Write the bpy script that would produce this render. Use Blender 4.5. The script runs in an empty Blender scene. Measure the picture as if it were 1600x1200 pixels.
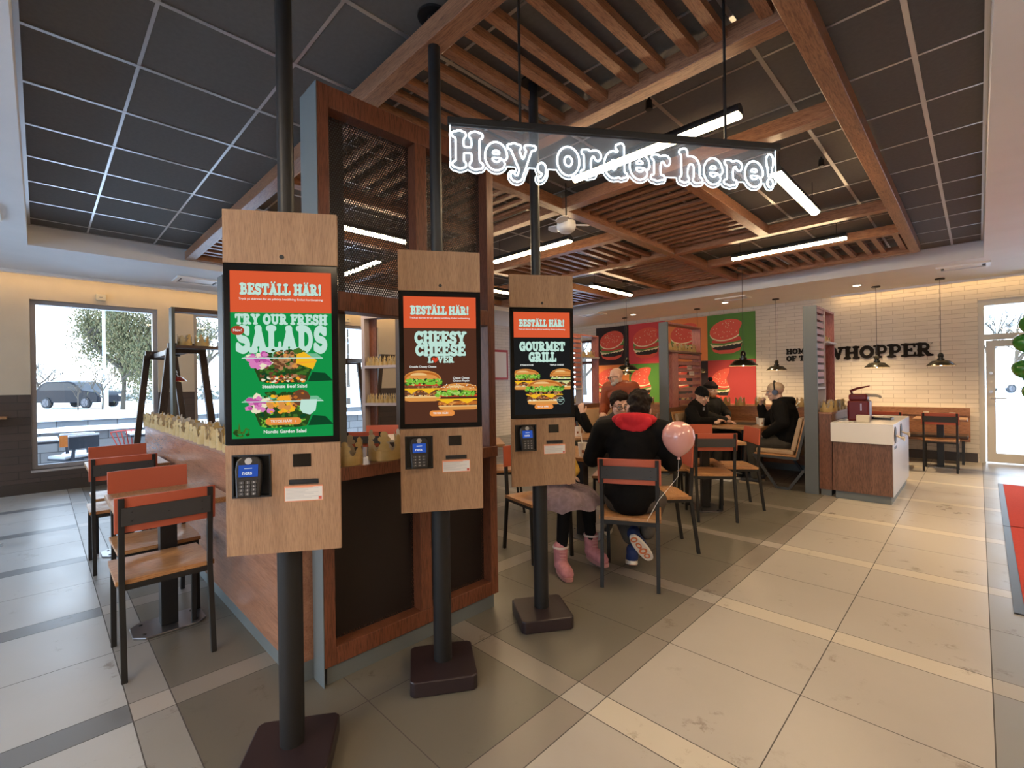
import bpy, bmesh, math, random
import numpy as np
from mathutils import Vector, Matrix
R=math.radians; rnd=random.Random(7)
S=bpy.context.scene; COL=S.collection
# ---------------------------------------------------------------- camera
YAW,PITCH,ROLL,FPX,EYE=R(44.8155),R(-.0139),R(-.830),733.9,1.35
cam=bpy.data.objects.new('camera',bpy.data.cameras.new('camera')); COL.objects.link(cam)
cam.data.sensor_width=36; cam.data.lens=36*FPX/1600; cam.data.clip_start=.05; cam.data.clip_end=300
_f=Vector((-math.sin(YAW)*math.cos(PITCH),math.cos(YAW)*math.cos(PITCH),math.sin(PITCH)))
_r0=Vector((math.cos(YAW),math.sin(YAW),0)); _u0=_r0.cross(_f)
_r=_r0*math.cos(ROLL)+_u0*math.sin(ROLL); _u=_u0*math.cos(ROLL)-_r0*math.sin(ROLL)
cam.matrix_world=Matrix(((_r.x,_u.x,-_f.x,0),(_r.y,_u.y,-_f.y,0),(_r.z,_u.z,-_f.z,EYE),(0,0,0,1)))
S.camera=cam
S.view_settings.view_transform='Standard'; S.view_settings.look='None'; S.view_settings.gamma=1
S.view_settings.use_curve_mapping=False; S.view_settings.exposure=0.0
cy=S.cycles; cy.use_denoising=True; cy.max_bounces=8; cy.diffuse_bounces=4; cy.glossy_bounces=4; cy.transmission_bounces=6
cy.transparent_max_bounces=24; cy.caustics_reflective=False; cy.caustics_refractive=False; cy.sample_clamp_indirect=6
# ---------------------------------------------------------------- world and daylight
W=bpy.data.worlds.new('sky'); S.world=W; W.use_nodes=True
nt=W.node_tree; bg=nt.nodes['Background']
tc=nt.nodes.new('ShaderNodeTexCoord'); sp=nt.nodes.new('ShaderNodeSeparateXYZ'); rp=nt.nodes.new('ShaderNodeValToRGB')
nz=nt.nodes.new('ShaderNodeTexNoise'); nz.inputs['Scale'].default_value=2.2; nz.inputs['Detail'].default_value=5
mp=nt.nodes.new('ShaderNodeMapping'); mp.inputs['Scale'].default_value=(1,1,3)
ad=nt.nodes.new('ShaderNodeMath'); ad.operation='MULTIPLY_ADD'; ad.inputs[1].default_value=.35
nt.links.new(tc.outputs['Generated'],sp.inputs[0]); nt.links.new(tc.outputs['Generated'],mp.inputs[0]); nt.links.new(mp.outputs[0],nz.inputs[0])
nt.links.new(nz.outputs[0],ad.inputs[0]); nt.links.new(sp.outputs[2],ad.inputs[2]); nt.links.new(ad.outputs[0],rp.inputs[0])
rp.color_ramp.elements[0].position=.18; rp.color_ramp.elements[0].color=(.93,.97,1,1)
rp.color_ramp.elements[1].position=.75; rp.color_ramp.elements[1].color=(.55,.74,1,1)
nt.links.new(rp.outputs[0],bg.inputs[0]); bg.inputs[1].default_value=6.0
sun=bpy.data.objects.new('sun',bpy.data.lights.new('sun','SUN')); COL.objects.link(sun)
sun.data.energy=3.0; sun.data.angle=R(1.5); sun.data.color=(1,.95,.87); sun.rotation_euler=(R(34),0,R(160))
def portal(name,loc,rot,w,h):
    l=bpy.data.lights.new(name,'AREA'); l.shape='RECTANGLE'; l.size=w; l.size_y=h; l.cycles.is_portal=True
    o=bpy.data.objects.new(name,l); COL.objects.link(o); o.location=loc; o.rotation_euler=rot
for i,(y0,y1) in enumerate(((-.08,1.28),(1.74,3.1),(3.6,4.98),(-3.3,-.9))):  # last opening is the added left window out of view
    portal('window_daylight',(-8.98,(y0+y1)/2,1.43),(0,R(-90),0),2.3,y1-y0)
portal('door_daylight',(.9,10.62,1.3),(R(-90),0,0),1.8,2.5)
# ---------------------------------------------------------------- helpers
def clamp(v): return max(0,min(1,v))
class MB:
    def __init__(s): s.v=[];s.f=[];s.m=[]
    def q(s,*p,mi=0):
        n=len(s.v); s.v+= [tuple(a) for a in p]; s.f.append(tuple(range(n,n+len(p)))); s.m.append(mi); return s
    def box(s,x0,x1,y0,y1,z0,z1,mi=0):
        if x0>x1:x0,x1=x1,x0
        if y0>y1:y0,y1=y1,y0
        if z0>z1:z0,z1=z1,z0
        n=len(s.v); s.v+=[(x,y,z) for z in (z0,z1) for y in (y0,y1) for x in (x0,x1)]
        for f in ((0,2,3,1),(4,5,7,6),(0,1,5,4),(2,6,7,3),(0,4,6,2),(1,3,7,5)):
            s.f.append(tuple(n+i for i in f)); s.m.append(mi)
        return s
    def bar(s,p,q,w,h,mi=0,up=(0,0,1)):
        p,q=Vector(p),Vector(q); d=(q-p).normalized(); u=Vector(up)
        if abs(d.dot(u))>.98:u=Vector((0,1,0))
        a=d.cross(u).normalized(); b=a.cross(d); n=len(s.v)
        for c in (p,q):
            for i,j in ((-1,-1),(1,-1),(1,1),(-1,1)): s.v.append(tuple(c+a*(w/2*i)+b*(h/2*j)))
        for f in ((3,2,1,0),(4,5,6,7),(0,1,5,4),(1,2,6,5),(2,3,7,6),(3,0,4,7)):
            s.f.append(tuple(n+i for i in f)); s.m.append(mi)
        return s
    def rings(s,rings,closed=True,caps=True,mi=0):
        n=len(s.v); k=len(rings[0])
        for r in rings: s.v+=[tuple(p) for p in r]
        for i in range(len(rings)-1):
            for j in range(k if closed else k-1):
                a=n+i*k+j; b=n+i*k+(j+1)%k; s.f.append((a,b,b+k,a+k)); s.m.append(mi)
        if caps:
            s.f.append(tuple(n+j for j in range(k))[::-1]); s.m.append(mi)
            e=n+(len(rings)-1)*k; s.f.append(tuple(e+j for j in range(k))); s.m.append(mi)
        return s
    def tube(s,pts,r,n=10,mi=0,loop=False,caps=True):
        pts=[Vector(p) for p in pts]; rs=r if isinstance(r,(list,tuple)) else [r]*len(pts); out=[]; pu=None
        for i,p in enumerate(pts):
            a=pts[(i-1)%len(pts)] if (loop or i) else p; b=pts[(i+1)%len(pts)] if (loop or i<len(pts)-1) else p
            d=(b-a).normalized() if (b-a).length>1e-9 else Vector((0,0,1))
            if pu is None: pu=Vector((0,0,1)) if abs(d.z)<.9 else Vector((1,0,0))
            u=(pu-d*pu.dot(d)); u=u.normalized() if u.length>1e-6 else d.orthogonal().normalized(); pu=u; w=d.cross(u)
            out.append([p+(u*math.cos(2*math.pi*k/n)+w*math.sin(2*math.pi*k/n))*rs[i] for k in range(n)])
        if loop: out.append(out[0])
        return s.rings(out,True,caps and not loop,mi)
    def cyl(s,c,r,z0,z1,n=24,mi=0,r2=None):
        r2=r if r2 is None else r2
        return s.rings([[(c[0]+q*math.cos(2*math.pi*k/n),c[1]+q*math.sin(2*math.pi*k/n),z) for k in range(n)] for q,z in ((r,z0),(r2,z1))],mi=mi)
    def lathe(s,prof,c=(0,0,0),n=24,mi=0,caps=True):
        return s.rings([[(c[0]+r*math.cos(2*math.pi*k/n),c[1]+r*math.sin(2*math.pi*k/n),c[2]+z) for k in range(n)] for r,z in prof],caps=caps,mi=mi)
    def prism(s,pts,z0,z1,mi=0,fn=lambda x,y,z:(x,y,z)):
        return s.rings([[fn(x,y,z) for x,y in pts] for z in (z0,z1)],mi=mi)
    def ball(s,c,r,n=12,mi=0):
        r=r if isinstance(r,(list,tuple)) else (r,r,r); m=max(4,n//2)
        return s.rings([[(c[0]+r[0]*math.sin(t)*math.cos(2*math.pi*k/n),c[1]+r[1]*math.sin(t)*math.sin(2*math.pi*k/n),c[2]-r[2]*math.cos(t)) for k in range(n)] for t in [math.pi*max(.02,min(.98,i/m)) for i in range(m+1)]],mi=mi)
    def xf(s,M,start=0):
        for i in range(start,len(s.v)): s.v[i]=tuple(M@Vector(s.v[i]))
        return s
    def build(s,name,mats,parent=None,smooth=0,bevel=0,seg=2,loc=None,fixn=True):
        me=bpy.data.meshes.new(name); me.from_pydata(s.v,[],s.f)
        mats=mats if isinstance(mats,(list,tuple)) else [mats]
        for m in mats: me.materials.append(m)
        me.polygons.foreach_set('material_index',s.m)
        if fixn:
            b=bmesh.new(); b.from_mesh(me); bmesh.ops.recalc_face_normals(b,faces=b.faces); b.to_mesh(me); b.free()
        if smooth:
            me.polygons.foreach_set('use_smooth',[True]*len(me.polygons)); me.set_sharp_from_angle(angle=R(smooth if smooth>1 else 40))
        o=bpy.data.objects.new(name,me); COL.objects.link(o)
        if bevel:
            bm=o.modifiers.new('edge','BEVEL'); bm.width=bevel; bm.segments=seg; bm.limit_method='ANGLE'; bm.angle_limit=R(40)
        if parent: o.parent=parent
        if loc: o.location=loc
        return o
def tag(o,label=None,cat=None,group=None,kind=None):
    for k,v in (('label',label),('category',cat),('group',group),('kind',kind)):
        if v: o[k]=v
    return o
def thing(name,label,cat,loc=(0,0,0),rz=0,group=None):
    o=bpy.data.objects.new(name,None); COL.objects.link(o); o.empty_display_size=.1; o.location=loc; o.rotation_euler=(0,0,rz)
    return tag(o,label,cat,group)
def struct(o): o['kind']='structure'; return o
def dup(root,loc=None,rz=None,label=None,group=None):
    r=root.copy(); COL.objects.link(r)
    if loc is not None: r.location=loc
    if rz is not None: r.rotation_euler=(0,0,rz)
    if label: r['label']=label
    if group: r['group']=group
    for ch in list(root.children):
        c=ch.copy(); COL.objects.link(c); c.parent=r
        for g in list(ch.children):
            d=g.copy(); COL.objects.link(d); d.parent=c
    return r
# ---------------------------------------------------------------- materials
MATS={}
def mat(name,col,rough=.5,metal=0,spec=.5,emit=None,es=0,alpha=None,trans=0,coat=0,sheen=0):
    if name in MATS: return MATS[name]
    m=bpy.data.materials.new(name); m.use_nodes=True; b=m.node_tree.nodes['Principled BSDF']; I=b.inputs
    I['Base Color'].default_value=(*col,1); I['Roughness'].default_value=rough; I['Metallic'].default_value=metal; I['Specular IOR Level'].default_value=spec
    if emit: I['Emission Color'].default_value=(*emit,1); I['Emission Strength'].default_value=es
    if alpha is not None: I['Alpha'].default_value=alpha
    if trans: I['Transmission Weight'].default_value=trans
    if coat: I['Coat Weight'].default_value=coat
    if sheen: I['Sheen Weight'].default_value=sheen
    MATS[name]=m; return m
def srgb(r,g,b):
    f=lambda c:(c/255/12.92 if c<=10 else ((c/255+.055)/1.055)**2.4)
    return (f(r),f(g),f(b))
def nodes(m): return m.node_tree.nodes,m.node_tree.links,m.node_tree.nodes['Principled BSDF']
def mix(nt_,fac,a,b):
    n=nt_.nodes.new('ShaderNodeMix'); n.data_type='RGBA'
    for s,v in ((n.inputs[0],fac),(n.inputs[6],a),(n.inputs[7],b)):
        if hasattr(v,'node'): nt_.links.new(v,s)
        elif isinstance(v,(int,float)): s.default_value=v
        else: s.default_value=(*v,1)
    return n.outputs[2]
def noise(nt_,scale=(1,1,1),sc=5,detail=4,rough=.5,dist=0,coord='Object'):
    t=nt_.nodes.new('ShaderNodeTexCoord'); p=nt_.nodes.new('ShaderNodeMapping'); p.inputs['Scale'].default_value=scale
    n=nt_.nodes.new('ShaderNodeTexNoise'); n.inputs['Scale'].default_value=sc; n.inputs['Detail'].default_value=detail; n.inputs['Roughness'].default_value=rough; n.inputs['Distortion'].default_value=dist
    nt_.links.new(t.outputs[coord],p.inputs[0]); nt_.links.new(p.outputs[0],n.inputs[0]); return n.outputs[0]
def ramp(nt_,src,stops):
    r=nt_.nodes.new('ShaderNodeValToRGB'); nt_.links.new(src,r.inputs[0]); e=r.color_ramp.elements
    while len(e)<len(stops): e.new(.5)
    for k,(p,c) in zip(e,stops): k.position=p; k.color=(*c,1)
    return r.outputs[0]
def wood(name,c1,c2,axis='x',rough=.4,sc=1.0,spec=.4,coat=0,gr=.55):
    m=mat(name,c1,rough,spec=spec,coat=coat); N,L,b=nodes(m); t=m.node_tree
    st={'x':(1.2,14,14),'y':(14,1.2,14),'z':(14,14,1.2)}[axis]; st=tuple(k*sc for k in st)
    a=noise(t,st,1.6,6,.65,.6); g=noise(t,tuple(k*6 for k in st),2.5,3,.6)
    mid=tuple((x+y)/2 for x,y in zip(c1,c2))
    c=ramp(t,a,[(.3,c2),(.5,mid),(.7,c1)]); d=ramp(t,g,[(.35,tuple(x*.72 for x in c2)),(.55,(1,1,1))])
    n=t.nodes.new('ShaderNodeMix'); n.data_type='RGBA'; n.blend_type='MULTIPLY'; n.inputs[0].default_value=gr
    L.new(c,n.inputs[6]); L.new(d,n.inputs[7]); L.new(n.outputs[2],b.inputs['Base Color'])
    return m
def mottle(m,c1,c2,sc=6,detail=4,rough=None,bump=0):
    N,L,b=nodes(m); t=m.node_tree; a=noise(t,(1,1,1),sc,detail)
    L.new(ramp(t,a,[(.3,c1),(.7,c2)]),b.inputs['Base Color'])
    if rough: 
        q=ramp(t,a,[(.3,(rough[0],)*3),(.7,(rough[1],)*3)]); L.new(q,b.inputs['Roughness'])
    if bump:
        bp=N.new('ShaderNodeBump'); bp.inputs['Strength'].default_value=bump; bp.inputs['Distance'].default_value=.01
        L.new(a,bp.inputs['Height']); L.new(bp.outputs[0],b.inputs['Normal'])
    return m
def brick(name,c1,c2,mortar,bw,bh,rough=.6,axes='xz',gap=.006,bump=.4,off=.5):
    m=mat(name,c1,rough); N,L,b=nodes(m); t=m.node_tree
    tc=N.new('ShaderNodeTexCoord'); s=N.new('ShaderNodeSeparateXYZ'); c=N.new('ShaderNodeCombineXYZ'); k=N.new('ShaderNodeTexBrick')
    L.new(tc.outputs['Object'],s.inputs[0]); ix={'x':0,'y':1,'z':2}
    L.new(s.outputs[ix[axes[0]]],c.inputs[0]); L.new(s.outputs[ix[axes[1]]],c.inputs[1]); L.new(c.outputs[0],k.inputs[0])
    k.offset=off; k.inputs['Color1'].default_value=(*c1,1); k.inputs['Color2'].default_value=(*c2,1); k.inputs['Mortar'].default_value=(*mortar,1)
    k.inputs['Scale'].default_value=1; k.inputs['Brick Width'].default_value=bw; k.inputs['Row Height'].default_value=bh
    k.inputs['Mortar Size'].default_value=gap; k.inputs['Mortar Smooth'].default_value=.2
    L.new(k.outputs[0],b.inputs['Base Color'])
    bp=N.new('ShaderNodeBump'); bp.inputs['Strength'].default_value=bump; bp.inputs['Distance'].default_value=.006; bp.invert=True
    L.new(k.outputs[1],bp.inputs['Height']); L.new(bp.outputs[0],b.inputs['Normal'])
    return m
def emis(name,col,st):
    if name in MATS: return MATS[name]
    m=bpy.data.materials.new(name); m.use_nodes=True; n=m.node_tree.nodes; n.remove(n['Principled BSDF'])
    e=n.new('ShaderNodeEmission'); e.inputs[0].default_value=(*col,1); e.inputs[1].default_value=st
    m.node_tree.links.new(e.outputs[0],n['Material Output'].inputs[0]); MATS[name]=m; return m
def pane_mat(name,tint=(1,1,1),refl=.06):
    m=bpy.data.materials.new(name); m.use_nodes=True; n=m.node_tree.nodes; L=m.node_tree.links; n.remove(n['Principled BSDF'])
    t=n.new('ShaderNodeBsdfTransparent'); t.inputs[0].default_value=(*tint,1); g=n.new('ShaderNodeBsdfGlossy'); g.inputs['Roughness'].default_value=.02
    f=n.new('ShaderNodeFresnel'); f.inputs[0].default_value=1.35; x=n.new('ShaderNodeMixShader')
    L.new(f.outputs[0],x.inputs[0]); L.new(t.outputs[0],x.inputs[1]); L.new(g.outputs[0],x.inputs[2]); L.new(x.outputs[0],n['Material Output'].inputs[0])
    MATS[name]=m; return m
GLASS=pane_mat('window_glass',(.95,.98,1))
BLACK=mat('black_metal',(.012,.012,.013),.42,spec=.4)
CHARC=mat('charcoal_metal',(.017,.016,.0155),.5,spec=.3)
GREYP=mat('grey_green_laminate',(.13,.145,.145),.5)
ALU=mat('aluminium',(.42,.43,.46),.35,.8)
WHITEP=mottle(mat('white_plaster',(.84,.82,.80),.7),(.85,.83,.81),(.81,.79,.77),3)
WALNUT_X=wood('walnut_along_x',(.37,.175,.09),(.23,.098,.048),'x',.38)
WALNUT_Y=wood('walnut_along_y',(.37,.175,.09),(.23,.098,.048),'y',.38)
WALNUT_Z=wood('walnut_upright',(.24,.10,.05),(.13,.05,.025),'z',.4)
REDWOOD=wood('reddish_brown_board',(.20,.07,.035),(.14,.048,.024),'z',.4)
PINKWOOD=wood('pinkish_red_board',(.44,.165,.135),(.36,.125,.10),'z',.45)
OAK=wood('oak_seat',(.58,.32,.14),(.45,.22,.09),'x',.32,spec=.4)
KWOOD=wood('light_walnut_laminate',(.385,.232,.13),(.285,.16,.088),'z',.5,1.25,gr=.32)
TERRA=mat('terracotta_lacquer',(.46,.095,.045),.45)
# ---------------------------------------------------------------- large structure
XW,YB=-8.85,10.45           # window wall and lettered back wall
XR,YF=3.4,-3.6              # walls behind and right of the camera
HC,HS=3.10,2.88             # tiled ceiling, white soffit
# floor: porcelain tiles in bands
FC=dict(light=(.40,.365,.325),cream=(.52,.47,.39),dark=(.135,.122,.098),band=(.235,.205,.175),cross=(.38,.345,.31),cool=(.42,.42,.41),dstripe=(.155,.16,.165),mid=(.27,.255,.235),grey=(.22,.215,.21),gst=(.33,.295,.255))
def tile(name,c):
    m=mat('tile_'+name,c,.33,spec=.45); t=m.node_tree; N,L,b=nodes(m)
    a=noise(t,(1,1,1),1.3,5,.6); d=noise(t,(1,1,1),7,6,.75); k=noise(t,(1,1,1),2.1,2,.5)
    base=ramp(t,a,[(.3,tuple(x*.93 for x in c)),(.7,tuple(min(1,x*1.05) for x in c))])
    mask=N.new('ShaderNodeMath'); mask.operation='MULTIPLY'
    L.new(ramp(t,d,[(.57,(0,0,0)),(.66,(1,1,1))]),mask.inputs[0]); L.new(ramp(t,k,[(.50,(0,0,0)),(.62,(.8,.8,.8))]),mask.inputs[1])
    L.new(mix(t,mask.outputs[0],base,tuple(x*.45 for x in (c[0],c[1]*.85,c[2]*.7))),b.inputs['Base Color'])
    L.new(ramp(t,a,[(.3,(.27,)*3),(.7,(.42,)*3)]),b.inputs['Roughness'])
    return m
fn=list(FC); fm=[tile(k,FC[k]) for k in fn]+[mat('grout',(.07,.062,.055),.8)]
G=len(fn)
stx=[(-2.6-1.285*k,-2.45-1.285*k) for k in range(0,5)]      # stripes running away from the camera
sty=[(1.565+1.295*k,1.705+1.295*k) for k in range(0,7)]
xs=sorted({XW-.2,XR,.03,-.555,-1.147,-1.295}|{v for p in stx for v in p if v<-1.3}|{(a[0]+b[1])/2 for a,b in zip(stx,stx[1:]) if a[0]<-1.3}|{-1.87,1.2,2.4})
ys=sorted({YF,YB+.2,.255,.40,-1.1,-2.3,.98}|{v for p in sty for v in p if v>.45}|{(a[1]+b[0])/2 for a,b in zip(sty,sty[1:])})
def inst(v,L_): return any(a-.001<v<b+.001 for a,b in L_)
def zone(x,y):
    ix,iy=inst(x,stx) and x<-1.3,inst(y,sty) and y>.45
    if x>.03: return 'gst' if iy else 'grey'
    if y>.40:
        if x>-1.147: return 'cream' if iy else 'light'
        if x>-1.295: return 'cross' if iy else 'band'
        return 'band' if (ix or iy) else 'dark'
    if y>.255 and x<-1.147: return 'cross' if (ix or x>-1.295) else 'mid'
    if x>-1.147: return 'light'
    return 'dstripe' if ix or x>-1.295 else 'cool'
fb=MB(); g=.0022
for i in range(len(xs)-1):
    for j in range(len(ys)-1):
        x0,x1,y0,y1=xs[i],xs[i+1],ys[j],ys[j+1]
        fb.q((x0+g,y0+g,0),(x1-g,y0+g,0),(x1-g,y1-g,0),(x0+g,y1-g,0),mi=fn.index(zone((x0+x1)/2,(y0+y1)/2)))
        for a,b_,c,d in ((x0,x0+g,y0,y1),(x1-g,x1,y0,y1),(x0+g,x1-g,y0,y0+g),(x0+g,x1-g,y1-g,y1)):
            fb.q((a,c,0),(b_,c,0),(b_,d,0),(a,d,0),mi=G)
struct(fb.build('floor',fm,fixn=False))
# ceilings
CT=mottle(mat('dark_ceiling_tile',(.11,.10,.09),.85),(.115,.103,.092),(.10,.09,.08),40,2)
TBAR=mat('ceiling_grid_bar',(.55,.53,.52),.3,.85)
X0,X1,Y0,Y1=-7.05,.06,-.07,8.52
cb=MB(); cb.box(XW-.2,X0,YF,YB+.2,HS,HC+.15).box(X1,XR+.2,YF,YB+.2,HS,HC+.15).box(X0,X1,YF,Y0,HS,HC+.15).box(X0,X1,Y1,YB+.2,HS,HC+.15)
struct(cb.build('ceiling',WHITEP))
struct(MB().box(X0,X1,Y0,Y1,HC,HC+.1).build('ceiling_tiles',CT))
tb=MB(); k=-3.207
xsT=[-3.207+.5955*i for i in range(-8,8) if X0<-3.207+.5955*i<X1-.05]; ysT=[3.374+.5955*i for i in range(-8,12) if Y0+.05<3.374+.5955*i<Y1]
for x in xsT: tb.box(x-.012,x+.012,Y0,Y1,HC-.004,HC+.002)
for y in ysT: tb.box(X0,X1,y-.008,y+.008,HC-.003,HC+.002)
for a in ((X0,X0+.022,Y0,Y1),(X1-.022,X1,Y0,Y1),(X0,X1,Y0,Y0+.022),(X0,X1,Y1-.022,Y1)): tb.box(*a,HC-.006,HC+.002)
struct(tb.build('trim_1',TBAR))
# back wall of white brick with the door opening
WB=brick('white_brick',(.66,.60,.53),(.60,.545,.48),(.36,.31,.26),.30,.072,.55,'xz',.003,.5)
WBY=brick('white_brick_side',(.66,.60,.53),(.60,.545,.48),(.36,.31,.26),.30,.072,.55,'yz',.003,.5)
DX0,DX1,DH=.0,1.75,2.56; WX0,WX1,WZ0,WZ1=-8.45,-7.35,.75,2.5
wb=MB(); wb.box(XW-.2,WX0,YB,YB+.22,0,HS).box(WX0,WX1,YB,YB+.22,0,WZ0).box(WX0,WX1,YB,YB+.22,WZ1,HS).box(WX1,DX0,YB,YB+.22,0,HS).box(DX0,DX1,YB,YB+.22,DH,HS).box(DX1,XR+.2,YB,YB+.22,0,HS)
struct(wb.build('wall_back',WB))
# window wall: plaster above, dark tile wainscot below, white brick at the far end
CRM=mottle(mat('cream_plaster',(.60,.50,.37),.75),(.62,.52,.385),(.58,.485,.36),4)
WAIN=brick('dark_wall_tile',(.075,.055,.048),(.062,.047,.042),(.035,.028,.026),.40,.10,.42,'yz',.004,.5)
YWIN=[(-.08,1.28),(1.74,3.1),(3.6,4.98)]; Z0W,Z1W,ZW=.30,2.56,1.30; YBR=7.2
def wallpiece(mb,y0,y1,z0,z1):
    for a,b_,mi in ((z0,min(z1,ZW),1),(max(z0,ZW),z1,0)):
        if b_>a: mb.box(XW-.24,XW,y0,y1,a,b_,mi)
wl=MB(); yy=YF; YWIN.insert(0,(-3.3,-.9))  # inserted window is an unseen addition that lets daylight onto the left floor
for a,b_ in YWIN:
    wallpiece(wl,yy,a,0,HS); wallpiece(wl,a,b_,0,Z0W); wallpiece(wl,a,b_,Z1W,HS); yy=b_
wallpiece(wl,yy,YBR,0,HS); wl.box(XW-.24,XW,YBR,YB,0,HS,2)
struct(wl.build('wall_left',[CRM,WAIN,WBY]))
struct(MB().box(XW,XW+.018,YF,YBR,0,.145).build('baseboard_left',mat('dark_skirting',(.045,.035,.03),.45)))
struct(MB().box(-7.2,-.02,YB-.018,YB,0,.145).build('baseboard_back',MATS['dark_skirting']))
ADDED_XWIN=[(-8.5,-5.6),(-5.2,-2.3),(-1.9,1.0)]; wf=MB(); xx=XW-.2  # front wall windows are added behind the camera to bring in daylight
for a,b_ in ADDED_XWIN: wf.box(xx,a,YF-.2,YF,0,HS).box(a,b_,YF-.2,YF,0,.3).box(a,b_,YF-.2,YF,2.6,HS); xx=b_
wf.box(xx,XR+.2,YF-.2,YF,0,HS); struct(wf.build('wall_front',CRM))
for i,(a,b_) in enumerate(ADDED_XWIN):
    m=MB(); t=.055; m.box(a,b_,YF-.15,YF-.05,.3,.3+t).box(a,b_,YF-.15,YF-.05,2.6-t,2.6).box(a,a+t,YF-.15,YF-.05,.3,2.6).box(b_-t,b_,YF-.15,YF-.05,.3,2.6)
    o=struct(m.build('window_%d'%(i+6),mat('window_frame_grey',(.34,.34,.37),.4,.3))); MB().box(a+t,b_-t,YF-.11,YF-.104,.3+t,2.6-t).build('pane',GLASS,o)
    portal('added_front_daylight',((a+b_)/2,YF-.25,1.45),(R(90),0,0),b_-a,2.3)
struct(MB().box(XR,XR+.2,YF,YB,0,HS).build('wall_right',CRM))
WF=mat('window_frame_grey',(.34,.34,.37),.4,.3)
for i,(a,b_) in enumerate(YWIN):
    m=MB(); t=.055
    m.box(XW-.17,XW-.07,a,b_,Z0W,Z0W+t).box(XW-.17,XW-.07,a,b_,Z1W-t,Z1W).box(XW-.17,XW-.07,a,a+t,Z0W+t,Z1W-t).box(XW-.17,XW-.07,b_-t,b_,Z0W+t,Z1W-t)
    o=struct(m.build('window_%d'%(i if i else 5),WF))
    MB().box(XW-.125,XW-.119,a+t,b_-t,Z0W+t,Z1W-t).build('pane',GLASS,o)
    MB().box(XW-.07,XW+.012,a-.01,b_+.01,Z0W-.03,Z0W).build('sill',mat('sill_grey',(.42,.40,.40),.45),o)
m=MB(); t=.06; RW=mat('dark_red_frame',(.07,.02,.02),.45)
m.box(WX0,WX1,YB+.06,YB+.15,WZ0,WZ0+t).box(WX0,WX1,YB+.06,YB+.15,WZ1-t,WZ1).box(WX0,WX0+t,YB+.06,YB+.15,WZ0,WZ1).box(WX1-t,WX1,YB+.06,YB+.15,WZ0,WZ1).box(WX0,WX1,YB+.07,YB+.14,1.86,1.93).box(-7.85,-7.75,YB+.06,YB+.15,WZ0,WZ1)
o=struct(m.build('window_4',RW)); MB().box(WX0+t,WX1-t,YB+.10,YB+.106,WZ0+t,WZ1-t).build('pane',GLASS,o)
# glazed door with transom
DF=mat('door_frame_pale',(.50,.47,.42),.4,.15)
m=MB(); y0,y1=YB+.02,YB+.12
m.box(0,.07,y0,y1,0,DH).box(DX1-.07,DX1,y0,y1,0,DH).box(.07,DX1-.07,y0,y1,DH-.09,DH).box(.07,DX1-.07,y0,y1,1.93,2.02)
d=struct(m.build('door_1',DF)); MB().box(.07,DX1-.07,YB+.07,YB+.076,2.02,DH-.09).build('transom_pane',GLASS,d)
lf=MB(); a,b_=.085,1.02
lf.box(a,a+.1,y0+.015,y1-.02,.02,1.92).box(b_-.1,b_,y0+.015,y1-.02,.02,1.92).box(a+.1,b_-.1,y0+.015,y1-.02,1.82,1.92).box(a+.1,b_-.1,y0+.015,y1-.02,.02,.16)
l=lf.build('door_leaf',DF,d); MB().box(a+.1,b_-.1,YB+.065,YB+.072,.16,1.82).build('door_pane',GLASS,l)
sg=MB(); sg.box(1.04,1.10,y0,y1,0,1.93); sg.build('mullion',DF,d); MB().box(1.10,DX1-.07,YB+.065,YB+.072,.02,1.93).build('side_pane',GLASS,d)
MB().tube([(.137,y0+.0,1.02),(.137,y0-.05,1.02),(.30,y0-.05,1.02)],.011,10).build('door_handle',ALU,d,smooth=40)
for z in (1.12,1.41): MB().tube([(.137,y0+.02,z),(.137,y0-.018,z)],.025,16).build('lock_cylinder',ALU,d,smooth=40)
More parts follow.
